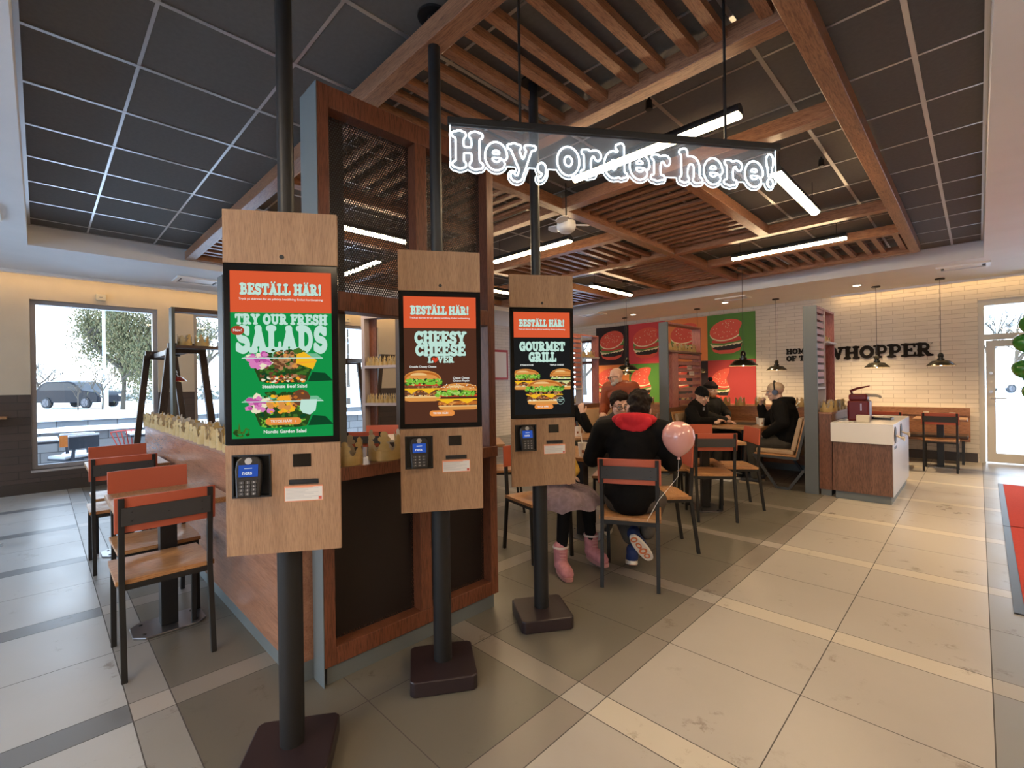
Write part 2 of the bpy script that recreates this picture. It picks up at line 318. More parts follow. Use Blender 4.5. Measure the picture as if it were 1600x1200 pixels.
# ---------------------------------------------------------------- lettering: chunky slab letters drawn as strokes, outlined by their distance field
def arc(cx,cy,rx,ry,a0,a1,n=14): return [(cx+rx*math.cos(R(a0+(a1-a0)*i/n)),cy+ry*math.sin(R(a0+(a1-a0)*i/n))) for i in range(n+1)]
def ser(x,y,w=.2,r=.075): return ([(x-w,y),(x+w,y)],r)
def stemm(x,y0=.1,y1=.9,r=.135): return ([(x,y0),(x,y1)],r)
b0,t0=.075,.925
GL={
'A':(1.05,[([(.24,.1),(.52,.86)],.115),([(.80,.1),(.52,.86)],.135),([(.35,.32),(.70,.32)],.07),ser(.2,b0,.17),ser(.83,b0,.19),([(.4,.925),(.6,.925)],.075)]),
'B':(.95,[stemm(.26),ser(.2,b0,.16),ser(.2,t0,.16),([(.2,.92)]+arc(.5,.72,.2,.2,90,-90)+[(.2,.52)],.085),([(.2,.08)]+arc(.56,.29,.2,.21,-90,90)+[(.2,.52)],.09)]),
'C':(.92,[(arc(.5,.5,.34,.39,48,312,22),.125),([(.8,.66),(.8,.92)],.07),([(.8,.2),(.82,.3)],.06)]),
'D':(1.02,[stemm(.26),ser(.2,b0,.16),ser(.2,t0,.16),([(.2,.92),(.46,.92)]+arc(.46,.5,.36,.42,90,-90,18)+[(.2,.08)],.1)]),
'E':(.9,[stemm(.26),ser(.2,b0,.16),ser(.2,t0,.16),([(.26,.92),(.76,.92)],.075),([(.77,.92),(.77,.74)],.065),([(.3,.51),(.58,.51)],.075),([(.6,.42),(.6,.6)],.055),([(.26,.08),(.8,.08)],.075),([(.81,.08),(.81,.28)],.065)]),
'F':(.86,[stemm(.26),ser(.26,b0,.22),ser(.2,t0,.16),([(.26,.92),(.76,.92)],.075),([(.77,.92),(.77,.72)],.065),([(.3,.5),(.58,.5)],.075),([(.6,.4),(.6,.6)],.055)]),
'G':(1.0,[(arc(.5,.5,.34,.39,48,330,24),.125),([(.8,.68),(.8,.92)],.07),([(.6,.45),(.93,.45)],.075),([(.8,.42),(.8,.1)],.11)]),
'H':(1.12,[stemm(.27,r=.145),stemm(.84,r=.145),ser(.25,b0,.165,.085),ser(.25,t0,.165,.085),ser(.86,b0,.165,.085),ser(.86,t0,.165,.085),([(.27,.5),(.84,.5)],.085)]),
'I':(.55,[stemm(.27),ser(.27,b0,.19),ser(.27,t0,.19)]),
'K':(1.1,[stemm(.27),ser(.27,b0),ser(.27,t0),([(.3,.42),(.8,.9)],.085),([(.46,.55),(.84,.1)],.13),ser(.86,b0,.17),ser(.8,t0,.17)]),
'L':(.86,[stemm(.27),ser(.22,b0,.17),ser(.27,t0,.2),([(.26,.08),(.76,.08)],.075),([(.77,.08),(.77,.32)],.07)]),
'M':(1.3,[([(.26,.1),(.26,.9)],.1),([(1.03,.1),(1.03,.9)],.135),ser(.26,b0,.18),ser(1.03,b0,.2),([(.26,.9),(.62,.25)],.12),([(.62,.25),(1.0,.9)],.09),ser(.2,t0,.13),ser(1.08,t0,.13)]),
'N':(1.15,[([(.26,.1),(.26,.9)],.1),([(.87,.1),(.87,.9)],.1),ser(.26,b0,.18),ser(.9,t0,.18),([(.26,.9),(.84,.12)],.13),ser(.2,t0,.13)]),
'O':(1.02,[(arc(.51,.5,.35,.39,0,360,30),.13)]),
'P':(.93,[stemm(.26),ser(.26,b0,.22),ser(.2,t0,.16),([(.2,.92),(.5,.92)]+arc(.5,.67,.25,.25,90,-90)+[(.2,.42)],.095)]),
'R':(1.05,[stemm(.26),ser(.26,b0,.2),ser(.2,t0,.16),([(.2,.92),(.5,.92)]+arc(.5,.70,.23,.22,90,-90)+[(.2,.48)],.095),([(.5,.48),(.76,.12)],.125),ser(.84,b0,.14)]),
'S':(.88,[(arc(.44,.70,.24,.21,28,270,14)+arc(.44,.28,.27,.21,90,-150,14),.118),([(.73,.72),(.73,.92)],.065),([(.13,.1),(.13,.28)],.065)]),
'T':(.98,[stemm(.49),ser(.49,b0,.2),([(.12,.91),(.86,.91)],.085),([(.1,.91),(.1,.68)],.07),([(.88,.91),(.88,.68)],.07)]),
'U':(1.1,[([(.27,.9),(.27,.38)]+arc(.54,.38,.27,.28,180,360,14)+[(.81,.9)],.115),ser(.27,t0,.2),ser(.83,t0,.17)]),
'V':(1.05,[([(.24,.9),(.52,.12)],.135),([(.82,.9),(.54,.12)],.1),ser(.22,t0,.19),ser(.84,t0,.17)]),
'W':(1.45,[([(.24,.9),(.44,.12)],.13),([(.72,.86),(.46,.12)],.09),([(.72,.86),(.98,.12)],.13),([(1.22,.9),(1.0,.12)],.09),ser(.22,t0,.19),ser(1.22,t0,.17)]),
'Y':(1.05,[([(.22,.9),(.52,.45)],.125),([(.82,.9),(.54,.45)],.1),stemm(.53,.1,.45),ser(.53,b0,.2),ser(.2,t0,.18),ser(.84,t0,.17)]),
'!':(.5,[([(.25,.9),(.25,.42)],.1),([(.25,.9),(.25,.75)],.15),([(.25,.12),(.25,.13)],.13)]),
'h':(.98,[([(.22,.1),(.22,.9)],.13),ser(.2,b0,.13,.075),([(.08,.91),(.22,.91)],.08),(arc(.5,.46,.24,.22,175,0)+[(.74,.1)],.125),ser(.78,b0,.13,.075)]),
'e':(.9,[([(.24,.39),(.72,.39)],.06),(arc(.45,.38,.29,.29,4,312,26),.12)]),
'y':(.98,[([(.2,.66),(.48,.12)],.135),([(.78,.66),(.46,-.06)]+arc(.28,-.13,.15,.10,20,-165,9),.09),ser(.2,.69,.19,.07),ser(.8,.69,.15,.07)]),
',':(.46,[([(.22,.12),(.23,.13)],.15),(arc(.12,.02,.2,.22,10,-85,9),.065)]),
'o':(.94,[(arc(.47,.38,.29,.29,0,360,28),.14)]),
'r':(.86,[([(.26,.1),(.26,.62)],.135),ser(.27,b0,.21,.075),([(.1,.69),(.26,.69)],.075),(arc(.56,.46,.24,.22,150,75,8),.085),([(.66,.58),(.67,.59)],.135)]),
'd':(1.0,[([(.72,.1),(.72,.9)],.13),([(.72,.075),(.88,.075)],.075),([(.58,.91),(.72,.91)],.08),(arc(.42,.37,.25,.28,0,360,28),.13)]),
}
def sdf_grid(strokes,x0,x1,y0,y1,res,k=.02):
    nx,ny=int((x1-x0)*res)+2,int((y1-y0)*res)+2
    X=x0+np.arange(nx)/res; Y=y0+np.arange(ny)/res; GX,GY=np.meshgrid(X,Y); acc=np.zeros_like(GX)
    for pts,r in strokes:
        dd=None
        for (ax,ay),(bx,by) in zip(pts,pts[1:]):
            dx,dy=bx-ax,by-ay; L2=dx*dx+dy*dy+1e-12
            t=np.clip(((GX-ax)*dx+(GY-ay)*dy)/L2,0,1); e=np.hypot(GX-ax-t*dx,GY-ay-t*dy)-r
            dd=e if dd is None else np.minimum(dd,e)
        acc+=np.exp(-np.clip(dd/k,-30,60))
    return X,Y,-k*np.log(acc+1e-30)
def contours(X,Y,D):
    seg={}; ny,nx=D.shape; In=D<0
    def P(a,b):
        (i,j),(k,l)=a,b; t=D[j,i]/(D[j,i]-D[l,k]); return (X[i]+(X[k]-X[i])*t,Y[j]+(Y[l]-Y[j])*t)
    c=In[:-1,:-1].astype(int)+In[:-1,1:]*2+In[1:,1:]*4+In[1:,:-1]*8
    T={1:[(3,0)],2:[(0,1)],3:[(3,1)],4:[(1,2)],5:[(3,2),(1,0)],6:[(0,2)],7:[(3,2)],8:[(2,3)],9:[(2,0)],10:[(0,3),(2,1)],11:[(2,1)],12:[(1,3)],13:[(1,0)],14:[(0,3)]}
    for j,i in zip(*np.nonzero((c>0)&(c<15))):
        E=[((i,j),(i+1,j)),((i+1,j),(i+1,j+1)),((i,j+1),(i+1,j+1)),((i,j),(i,j+1))]
        for a,b in T[int(c[j,i])]: seg[E[a]]=E[b]
    loops=[]
    while seg:
        s=next(iter(seg)); L=[]; k=s
        while k in seg: L.append(P(*k)); k=seg.pop(k)
        if len(L)>5: loops.append(L)
    return loops
def thin(L,n): return L[::n] if len(L)>3*n+6 else L
GC={}
BOLD=[0.0]
def glyph(ch):
    k=(ch,BOLD[0])
    if k not in GC:
        w,st=GL[ch]; X,Y,D=sdf_grid(st,-.3,w+.3,-.45,1.25,46); GC[k]=(w,[thin(l,2) for l in contours(X,Y,D-BOLD[0])])
    return GC[k]
def word(text,h,sp=.0,squeeze=1.0,each=False):
    """outline loops of a line of text, cap height h, and its width"""
    out=[]; x=0
    for ch in text:
        if ch==' ': x+=.42; continue
        base={'Ä':'A','Ö':'O'}.get(ch,ch); w,L=glyph(base)
        new=[[((px+x)*h*squeeze,py*h) for px,py in l] for l in L]
        if ch in 'ÄÖ': new+=[[((x+w/2+s*.2+.1*math.cos(a*.4488))*h*squeeze,(1.13+.095*math.sin(a*.4488))*h) for a in range(14)] for s in (-1,1)]
        x+=w+sp; out+=[new] if each else new
    return out,(x-sp)*h*squeeze
def area(l): return sum(a[0]*b[1]-b[0]*a[1] for a,b in zip(l,l[1:]+l[:1]))/2
def fill(loops):
    """triangles of loops (even-odd): verts2d, faces"""
    cu=bpy.data.curves.new('tmp','CURVE'); cu.dimensions='2D'; cu.fill_mode='BOTH'
    for l in loops:
        s=cu.splines.new('POLY'); s.points.add(len(l)-1); s.use_cyclic_u=True
        for p,(x,y) in zip(s.points,l): p.co=(x,y,0,1)
    o=bpy.data.objects.new('tmp',cu); COL.objects.link(o); bpy.context.view_layer.update()
    me=bpy.data.meshes.new_from_object(o.evaluated_get(bpy.context.evaluated_depsgraph_get()))
    v=[(a.co.x,a.co.y) for a in me.vertices]; f=[tuple(p.vertices) for p in me.polygons]; zs=[a.co.z for a in me.vertices]
    bpy.data.objects.remove(o); bpy.data.curves.remove(cu); bpy.data.meshes.remove(me)
    return v,f
def add_fill(mb,loops,fn,mi=0):
    v,f=fill(loops); n=len(mb.v); mb.v+=[fn(x,y) for x,y in v]; mb.f+=[tuple(n+i for i in p) for p in f]; mb.m+=[mi]*len(f); return mb
def add_slab(mb,loops,fn,d,mi=0):
    """filled shape with thickness d: fn(x,y,z)"""
    add_fill(mb,loops,lambda x,y:fn(x,y,d),mi)
    for l in loops:
        n=len(mb.v); k=len(l); mb.v+=[fn(x,y,0) for x,y in l]+[fn(x,y,d) for x,y in l]
        for i in range(k): mb.f.append((n+i,n+(i+1)%k,n+k+(i+1)%k,n+k+i)); mb.m.append(mi)
    return mb
FONT=None
def plain(text,h,align='LEFT',off=0.0):
    """outline triangles of small plain text"""
    cu=bpy.data.curves.new('tmp','FONT'); cu.body=text; cu.size=h*1.4; cu.align_x=align; cu.offset=off*h; cu.resolution_u=2
    o=bpy.data.objects.new('tmp',cu); COL.objects.link(o); bpy.context.view_layer.update()
    me=bpy.data.meshes.new_from_object(o.evaluated_get(bpy.context.evaluated_depsgraph_get()))
    v=[(a.co.x,a.co.y) for a in me.vertices]; f=[tuple(p.vertices) for p in me.polygons]
    bpy.data.objects.remove(o); bpy.data.curves.remove(cu); bpy.data.meshes.remove(me); return v,f
# ---------------------------------------------------------------- wooden canopy hung under the tiles
BX=[-.555,-1.665,-2.745,-3.86,-4.93,-5.95,-6.93]; BYs=[1.34,2.385,3.45,4.60,5.70,6.70,7.85]
BZ0,BZ1=2.95,3.05; bw=.05
can=thing('ceiling_canopy','walnut beam and slat canopy hanging below the dark tiled ceiling','ceiling canopy',(-3.7,4.6,2.95))
def child_off(o,root): o.location=-Vector(root.location); o.parent=root; return o
def beam(x0,x1,y0,y1):
    ax=WALNUT_X if x1-x0>y1-y0 else WALNUT_Y
    child_off(MB().box(x0,x1,y0,y1,BZ0,BZ1).build('beam',ax,None,bevel=.004),can)
def bx(i,j0,j1): beam(BX[i]-bw,BX[i]+bw,BYs[j0]+bw,BYs[j1]-bw)
def by(j,i0,i1): beam(BX[i1]+bw,BX[i0]-bw,BYs[j]-bw,BYs[j]+bw)
for i in (0,6): beam(BX[i]-bw,BX[i]+bw,BYs[0]-bw,BYs[6]+bw)
for j in (0,6): beam(BX[6]+bw,BX[0]-bw,BYs[j]-bw,BYs[j]+bw)
bx(2,0,6); bx(4,0,6)
for a,b_ in ((0,2),(4,6)):
    for j in (1,2,4,5): by(j,a,b_)
    bx(a+1,2,4)
for j in (2,3,4): by(j,2,4)
bx(3,0,2); bx(3,4,6)
def slats(i0,i1,j0,j1,along):
    x1,x0=BX[i0]-bw,BX[i1]+bw; y0,y1=BYs[j0]+bw,BYs[j1]-bw; m=MB(); gaps=[.145,.085,.12,.10]; p=.03; k=0
    lim=(x1-x0) if along=='y' else (y1-y0)
    while p+.06<lim:
        if along=='y': m.box(x1-p-.055,x1-p,y0,y1,BZ0+.04,BZ0+.085)
        else: m.box(x0,x1,y0+p,y0+p+.055,BZ0+.055,BZ0+.085)
        p+=.055+gaps[k%4]*(1 if along=='y' else .85); k+=1
    child_off(m.build('slat_panel',WALNUT_Y if along=='y' else WALNUT_X,None),can)
for a in (0,4):
    slats(a,a+2,0,1,'y'); slats(a+1,a+2,2,4,'x'); slats(a,a+2,5,6,'y')
slats(2,3,0,2,'x'); slats(2,4,3,4,'y'); slats(2,3,4,6,'x')
hw=MB()
for i in (0,2,4,6):
    for j in range(0,7,2): hw.tube([(BX[i],BYs[j],BZ1),(BX[i],BYs[j],HC)],.002,5)
child_off(hw.build('hanger_wires',ALU),can)
# tube lamps in the open bays
TUBE=emis('lamp_diffuser_glow',(1,.73,.42),70.0)
def tube_lamp(x,y,along,label,L=1.17,z=2.87):
    t=thing('tube_lamp',label,'ceiling lamp',(x,y,z),0 if along=='x' else R(90),'black tube lamps under the canopy')
    r=.042; n=16
    a=[(math.cos(R(-20+220*k/12)),math.sin(R(-20+220*k/12))) for k in range(13)]
    MB().rings([[(X,r*c,r*s_) for c,s_ in a] for X in (-L/2,L/2)],closed=True).build('housing',BLACK,t,smooth=40)
    d=[(math.cos(R(200+140*k/10)),math.sin(R(200+140*k/10))) for k in range(11)]
    MB().rings([[(X,r*.97*c,r*.97*s_-.001) for c,s_ in d] for X in (-L/2+.006,L/2-.006)],closed=True).build('diffuser',TUBE,t,smooth=40)
    for s_ in (-1,1): MB().tube([(s_*L*.42,0,r*.9),(s_*L*.42,0,HC-z)],.0025,6).build('cord',BLACK,t)
tube_lamp(-1.52,2.80,'x','lit tube lamp seen through the glowing neon order sign')
tube_lamp(-1.03,4.36,'y','lit tube lamp pointing away from the end of the neon sign')
tube_lamp(-1.56,6.05,'x','lit tube lamp above the seated man wearing headphones')
tube_lamp(-4.24,6.62,'y','lit tube lamp just right of the kiosk showing the grill menu')
tube_lamp(-3.62,3.96,'x','lit tube lamp beside the white ceiling fan')
tube_lamp(-4.24,2.36,'y','lit tube lamp behind the upper wire mesh')
tube_lamp(-5.70,2.90,'x','lit tube lamp farthest left, seen through the lower corner of the upper mesh')
tube_lamp(-5.50,5.0,'y','lit tube lamp seen past the dark post between the second and third kiosk')
# white ceiling fan
fan=thing('ceiling_fan','small white ceiling fan with short blades','ceiling fan',(-2.55,3.27,2.74))
MB().lathe([(.0,-.07),(.05,-.07),(.075,-.05),(.085,-.02),(.08,.02),(.05,.035),(.0,.035)],n=24,caps=False).build('motor',mat('white_enamel',(.75,.74,.72),.35),fan,smooth=50)
MB().tube([(0,0,.03),(0,0,HC-2.74)],.006,10).build('downrod',BLACK,fan,smooth=40)
for k in range(3):
    a=R(175+120*k); c,s_=math.cos(a),math.sin(a)
    pts=[(.06,-.02),(.10,-.05),(.17,-.055),(.205,-.02),(.205,.02),(.17,.05),(.10,.035),(.06,.02)]
    MB().prism(pts,-.004,.004,fn=lambda x,y,z:(x*c-y*s_,x*s_+y*c,.0+z+y*.25)).build('blade',MATS['white_enamel'],fan)
# round speaker and sprinkler hardware near the ceiling
for (x,y,l) in ((-1.42,2.66,'small black spotlight hanging beyond the slats by the sign rod'),(-.86,4.35,'small black sprinkler cap under the dark tiles by the right beam')):
    o=MB().cyl((0,0),.022,-.075,-.02,14,r2=.018).tube([(0,0,-.03),(0,0,.0)],.008,8).build('ceiling_sprinkler',BLACK,None,smooth=40,loc=(x,y,HC-.002)); tag(o,l,'ceiling fitting')
# soffit vents and downlights
VW=mat('vent_white',(.86,.85,.83),.35)
def vent(x,y,sx,sy,label):
    t=thing('ceiling_vent',label,'air vent',(x,y,HS))
    m=MB(); w=.045
    for a in ((-sx,sx,-sy,-sy+w),(-sx,sx,sy-w,sy),(-sx,-sx+w,-sy+w,sy-w),(sx-w,sx,-sy+w,sy-w)): m.box(*a,-.022,0)
    m.build('frame',VW,t)
    MB().box(-sx+w+.035,sx-w-.035,-sy+w+.03,sy-w-.03,-.012,-.004).build('diffuser_plate',VW,t)
    MB().box(-sx+w,sx-w,-sy+w,sy-w,-.002,-.0005).build('duct_opening',mat('vent_dark',(.03,.03,.03),.7),t)
vent(-.14,8.98,.27,.17,'white air vent in the soffit over the lettered brick wall')
vent(-7.85,1.6,.2,.27,'white air vent in the soffit above the window wall')
vent(-5.9,-.42,.27,.2,'white air vent cut by the left picture edge')
vent(-3.2,9.05,.27,.17,'white air vent above the green burger panel')
vent(-6.1,8.72,.27,.17,'white air vent above the black burger panel')
DL=emis('downlight_glow',(1,.86,.66),14)
for x,y,l in ((-1.40,9.46,'lit recessed downlight above the big black lettering'),(-3.51,9.49,'lit recessed downlight above the green burger panel'),(-5.55,9.52,'lit recessed downlight above the pink burger panel'),(.9,6.2,'lit recessed downlight over the red mat'),(-7.3,9.5,'added recessed downlight brightening the far corner by the black burger panel'),(.95,9.3,'added recessed downlight brightening the area before the glazed door')):  # last two downlights are added to brighten the back of the room
    t=thing('downlight',l,'ceiling light',(x,y,HS),0,'recessed downlights')
    MB().rings([[(r*math.cos(2*math.pi*k/24),r*math.sin(2*math.pi*k/24),z) for k in range(24)] for r,z in ((.052,0),(.075,0),(.075,-.006),(.055,-.004))],caps=False).build('trim_ring',VW,t,smooth=40)
    MB().cyl((0,0),.053,-.003,-.001,24).build('lens',DL,t)
    l_=bpy.data.lights.new('downlight_beam','SPOT'); l_.energy=300; l_.color=(1,.72,.40); l_.spot_size=R(95); l_.spot_blend=.7; l_.shadow_soft_size=.05
    o=bpy.data.objects.new('downlight_beam',l_); COL.objects.link(o); o.location=(0,0,-.03); o.parent=t

# added ceiling panels, out of view, brightening kiosk faces and near floor
LP=emis('added_panel_glow',(1,.76,.50),42)
for x,y,l in ((1.5,-2.2,'added square fill panel behind the camera, toward the front wall'),(.8,-.6,'added square fill panel over the counter side, just behind the camera'),(1.7,1.4,'added square fill panel over the counter side, level with the kiosks'),(1.7,4.2,'added square fill panel over the counter side, level with the middle tables'),(-1.4,-1.3,'added square fill panel behind the camera, in line with the kiosks')):
    t=thing('added_panel_lamp',l,'ceiling lamp',(x,y,HS),0,'added square ceiling panels'); m=MB()
    for a in ((-.3,.3,-.3,-.27),(-.3,.3,.27,.3),(-.3,-.27,-.27,.27),(.27,.3,-.27,.27)): m.box(*a,-.012,0)
    m.build('frame',VW,t); MB().box(-.27,.27,-.27,.27,-.006,-.001).build('diffuser',LP,t)

# warm LED cove where the soffit meets the walls
COVE=emis('cove_led_warm',(1,.64,.27),17)
def cove(name,label,x0,x1,y0,y1,axis):
    t=thing(name,label,'light strip',((x0+x1)/2,(y0+y1)/2,HS)); w,h=(x1-x0)/2,(y1-y0)/2
    if axis=='x': MB().box(-w,w,-h,-h+.012,-.035,0).build('valance',WHITEP,t); MB().box(-w,w,-h+.02,-h+.035,-.016,-.004).build('led_strip',COVE,t)
    else: MB().box(w-.012,w,-h,h,-.035,0).build('valance',WHITEP,t); MB().box(w-.035,w-.02,-h,h,-.016,-.004).build('led_strip',COVE,t)
cove('cove_light','warm glowing cove strip on top of the brick wall above the lettering and door',-1.9,XR,YB-.20,YB,'x')
cove('cove_light','warm glowing cove strip on top of the window wall',XW,XW+.28,YF,YBR,'y')
# ---------------------------------------------------------------- mesh screen partition beside the kiosks
def perf(name,col,pitch,hole,axes='yz'):
    m=mat(name,col,.5,.4); N,L,b=nodes(m)
    tc=N.new('ShaderNodeTexCoord'); s=N.new('ShaderNodeSeparateXYZ'); L.new(tc.outputs['Object'],s.inputs[0])
    ix={'x':0,'y':1,'z':2}; A,B_=s.outputs[ix[axes[0]]],s.outputs[ix[axes[1]]]
    def M(op,a,b=None,c=None):
        n=N.new('ShaderNodeMath'); n.operation=op
        for i,v in enumerate((a,b,c)):
            if v is None: continue
            if isinstance(v,(int,float)): n.inputs[i].default_value=v
            else: L.new(v,n.inputs[i])
        return n.outputs[0]
    def lat(o1,o2):
        u=M('SUBTRACT',M('FRACT',M('ADD',M('DIVIDE',A,pitch),o1)),.5); v=M('SUBTRACT',M('FRACT',M('ADD',M('DIVIDE',B_,pitch*1.732),o2)),.5)
        v=M('MULTIPLY',v,1.732); return M('SQRT',M('ADD',M('MULTIPLY',u,u),M('MULTIPLY',v,v)))
    d=M('MINIMUM',lat(0,0),lat(.5,.5)); L.new(M('GREATER_THAN',d,hole),b.inputs['Alpha'])
    return m
PM=perf('perforated_dark_steel',(.035,.025,.022),.0125,.33)
PXF,PT=-2.083,.10
py0,py1,pz1=.884,1.955,2.72
par=thing('mesh_partition','tall reddish brown framed partition with dark perforated mesh behind the kiosks','partition',(PXF,py0,0))
def pch(mb,name,m,**k): o=mb.build(name,m,None,**k); o.location=(-PXF,-py0,0); o.parent=par; return o
x0,x1=PXF-.10,PXF; rw=.055; mid=(1.40,1.47)
f=MB()
f.box(x0,x1,py0+.002,py0+rw,.085,pz1); f.box(x0,x1,py1-rw,py1,.085,pz1)
f.box(x0,x1,py0+rw,py1-rw,pz1-.10,pz1); f.box(x0,x1,py0+rw,py1-rw,.085,.165)
f.box(x0,x1,mid[0],mid[1],.165,.915); f.box(x0,x1,mid[0],mid[1],1.79,pz1-.10)
f.box(x0,x1,py0+rw,py1-rw,1.70,1.79)
pch(f,'frame',REDWOOD,bevel=.003)
pch(MB().box(x0-.085,x0-.001,py0,py0+.17,.0,pz1).box(x0-.001,x1,py0-.002,py0+.001,.0,pz1),'end_post',GREYP)
pch(MB().box(x0-.06,x1-.02,py0+.02,py1-.02,0,.085),'plinth',GREYP)
xm=PXF-.07
for (a,b_) in ((py0+rw,mid[0]),(mid[1],py1-rw)):
    pch(MB().box(xm-.001,xm+.001,a,b_,1.79,pz1-.10),'upper_mesh',PM)
    pch(MB().box(xm-.001,xm+.001,a,b_,.165,.915),'lower_mesh',PM)
    pch(MB().box(xm-.03,xm-.022,a,b_,.165,.915),'back_panel',mat('dark_brown_backing',(.02,.012,.009),.6))
pch(MB().box(x0-.12,x1+.012,py0+rw-.0,py1-.0,.915,.975),'ledge',REDWOOD,bevel=.003)
# ---------------------------------------------------------------- walnut half wall running to the left
hx0=-6.32
hw_=thing('half_wall','long walnut half wall lined with paper crowns','low wall',(hx0,.79,0))
def hch(mb,name,m,**k): o=mb.build(name,m,None,**k); o.location=(-hx0,-.79,0); o.parent=hw_; return o
hch(MB().box(hx0,-2.2,.79,.99,.09,.945),'panel',wood('walnut_panel_sheen',(.40,.19,.11),(.26,.115,.065),'x',.25,.7,.5,gr=.25))
hch(MB().box(hx0-.01,-2.2,.78,1.0,.945,.97),'cap',WALNUT_X,bevel=.003)
hch(MB().box(hx0+.01,-2.2,.805,.975,0,.09),'plinth',GREYP)
# ---------------------------------------------------------------- order kiosks
SCR={}
def scol(name,rgb,st=.92):
    return emis('screen_'+name,srgb(*rgb),st)
class Pic:
    """flat picture shown on a screen: layers of coloured shapes, u right 0..w, v up 0..h"""
    def __init__(s): s.mb=MB(); s.mats=[]; s.k=0
    def mi(s,m):
        if m not in s.mats: s.mats.append(m)
        return s.mats.index(m)
    def poly(s,pts,m):
        s.k+=1; z=-.000012*s.k; s.mb.q(*[(x,z,y) for x,y in pts],mi=s.mi(m))
    def loops(s,L,m,ox=0,oy=0):
        s.k+=1; z=-.000012*s.k; add_fill(s.mb,[[(x+ox,y+oy) for x,y in l] for l in L],lambda x,y:(x,z,y),s.mi(m))
    def rect(s,x0,x1,y0,y1,m): s.poly([(x0,y0),(x1,y0),(x1,y1),(x0,y1)],m)
    def ell(s,cx,cy,rx,ry,m,a0=0,a1=360,n=20): s.poly([(cx+rx*math.cos(R(a0+(a1-a0)*i/n)),cy+ry*math.sin(R(a0+(a1-a0)*i/n))) for i in range(n+(a1-a0<360))],m)
    def slab(s,t,h,cx,y,m,wd=None,sp=.0,shadow=None):
        sq=wd/word(t,h,sp,1)[1] if wd else 1; BOLD[0]=.03
        L,w=word(t,h,sp,sq,True); BOLD[0]=0.0
        for k,(mm,dx) in enumerate(((shadow,.0016),(m,0))):
            for l in L if mm else ():
                s.loops(l,mm,cx-w/2+dx,y-dx)
                if l is not L[-1]: s.k-=1
    def text(s,t,h,cx,y,m,off=.0):
        v,f=plain(t,h,'CENTER',off); s.k+=1; z=-.000012*s.k; n=len(s.mb.v); s.mb.v+=[(x+cx,z,yy+y) for x,yy in v]; s.mb.f+=[tuple(n+i for i in q) for q in f]; s.mb.m+=[s.mi(m)]*len(f)
    def blobs(s,r,n,x0,x1,y0,y1,sz,ms,ins=None):
        for i in range(n):
            x,y=r.uniform(x0,x1),r.uniform(y0,y1)
            if ins and not ins(x,y): continue
            a=r.random()*6.28; q=sz*r.uniform(.5,1.2); k=r.randint(5,7)
            s.poly([(x+q*r.uniform(.6,1.2)*math.cos(a+6.283*j/k),y+q*.75*r.uniform(.6,1.2)*math.sin(a+6.283*j/k)) for j in range(k)],r.choice(ms))
SW,SH=.325,.572
MINT=scol('mint',(196,232,218)); WHT=scol('white',(240,244,238)); ORG=scol('orange',(222,92,54)); BTN=scol('button',(236,146,70)); BLK=scol('black',(30,30,30))
GRN=scol('green',(22,148,72)); BRN=scol('brown',(84,50,36)); DKG=scol('dark_leaf',(42,72,30)); LEAF=scol('leaf',(70,112,42)); LIME=scol('lime',(124,190,60)); PNK=scol('onion',(222,130,190)); PNK2=scol('onion_dark',(190,84,160))
MEAT=scol('meat',(176,128,88)); MEAT2=scol('brown_meat',(110,70,46)); YEL=scol('cheese',(248,190,40)); YEL2=scol('mango',(250,170,50)); BUN=scol('bun',(222,150,76)); BUN2=scol('bun_light',(240,196,130)); BUN3=scol('bun_dark',(190,108,44)); RED=scol('tomato',(214,70,44)); CRE=scol('sauce',(240,232,200)); SHD=scol('leaf_shadow',(18,70,40)); CLR=scol('clear_tub',(120,190,150)); PALE=scol('pale_cheese',(214,216,150))
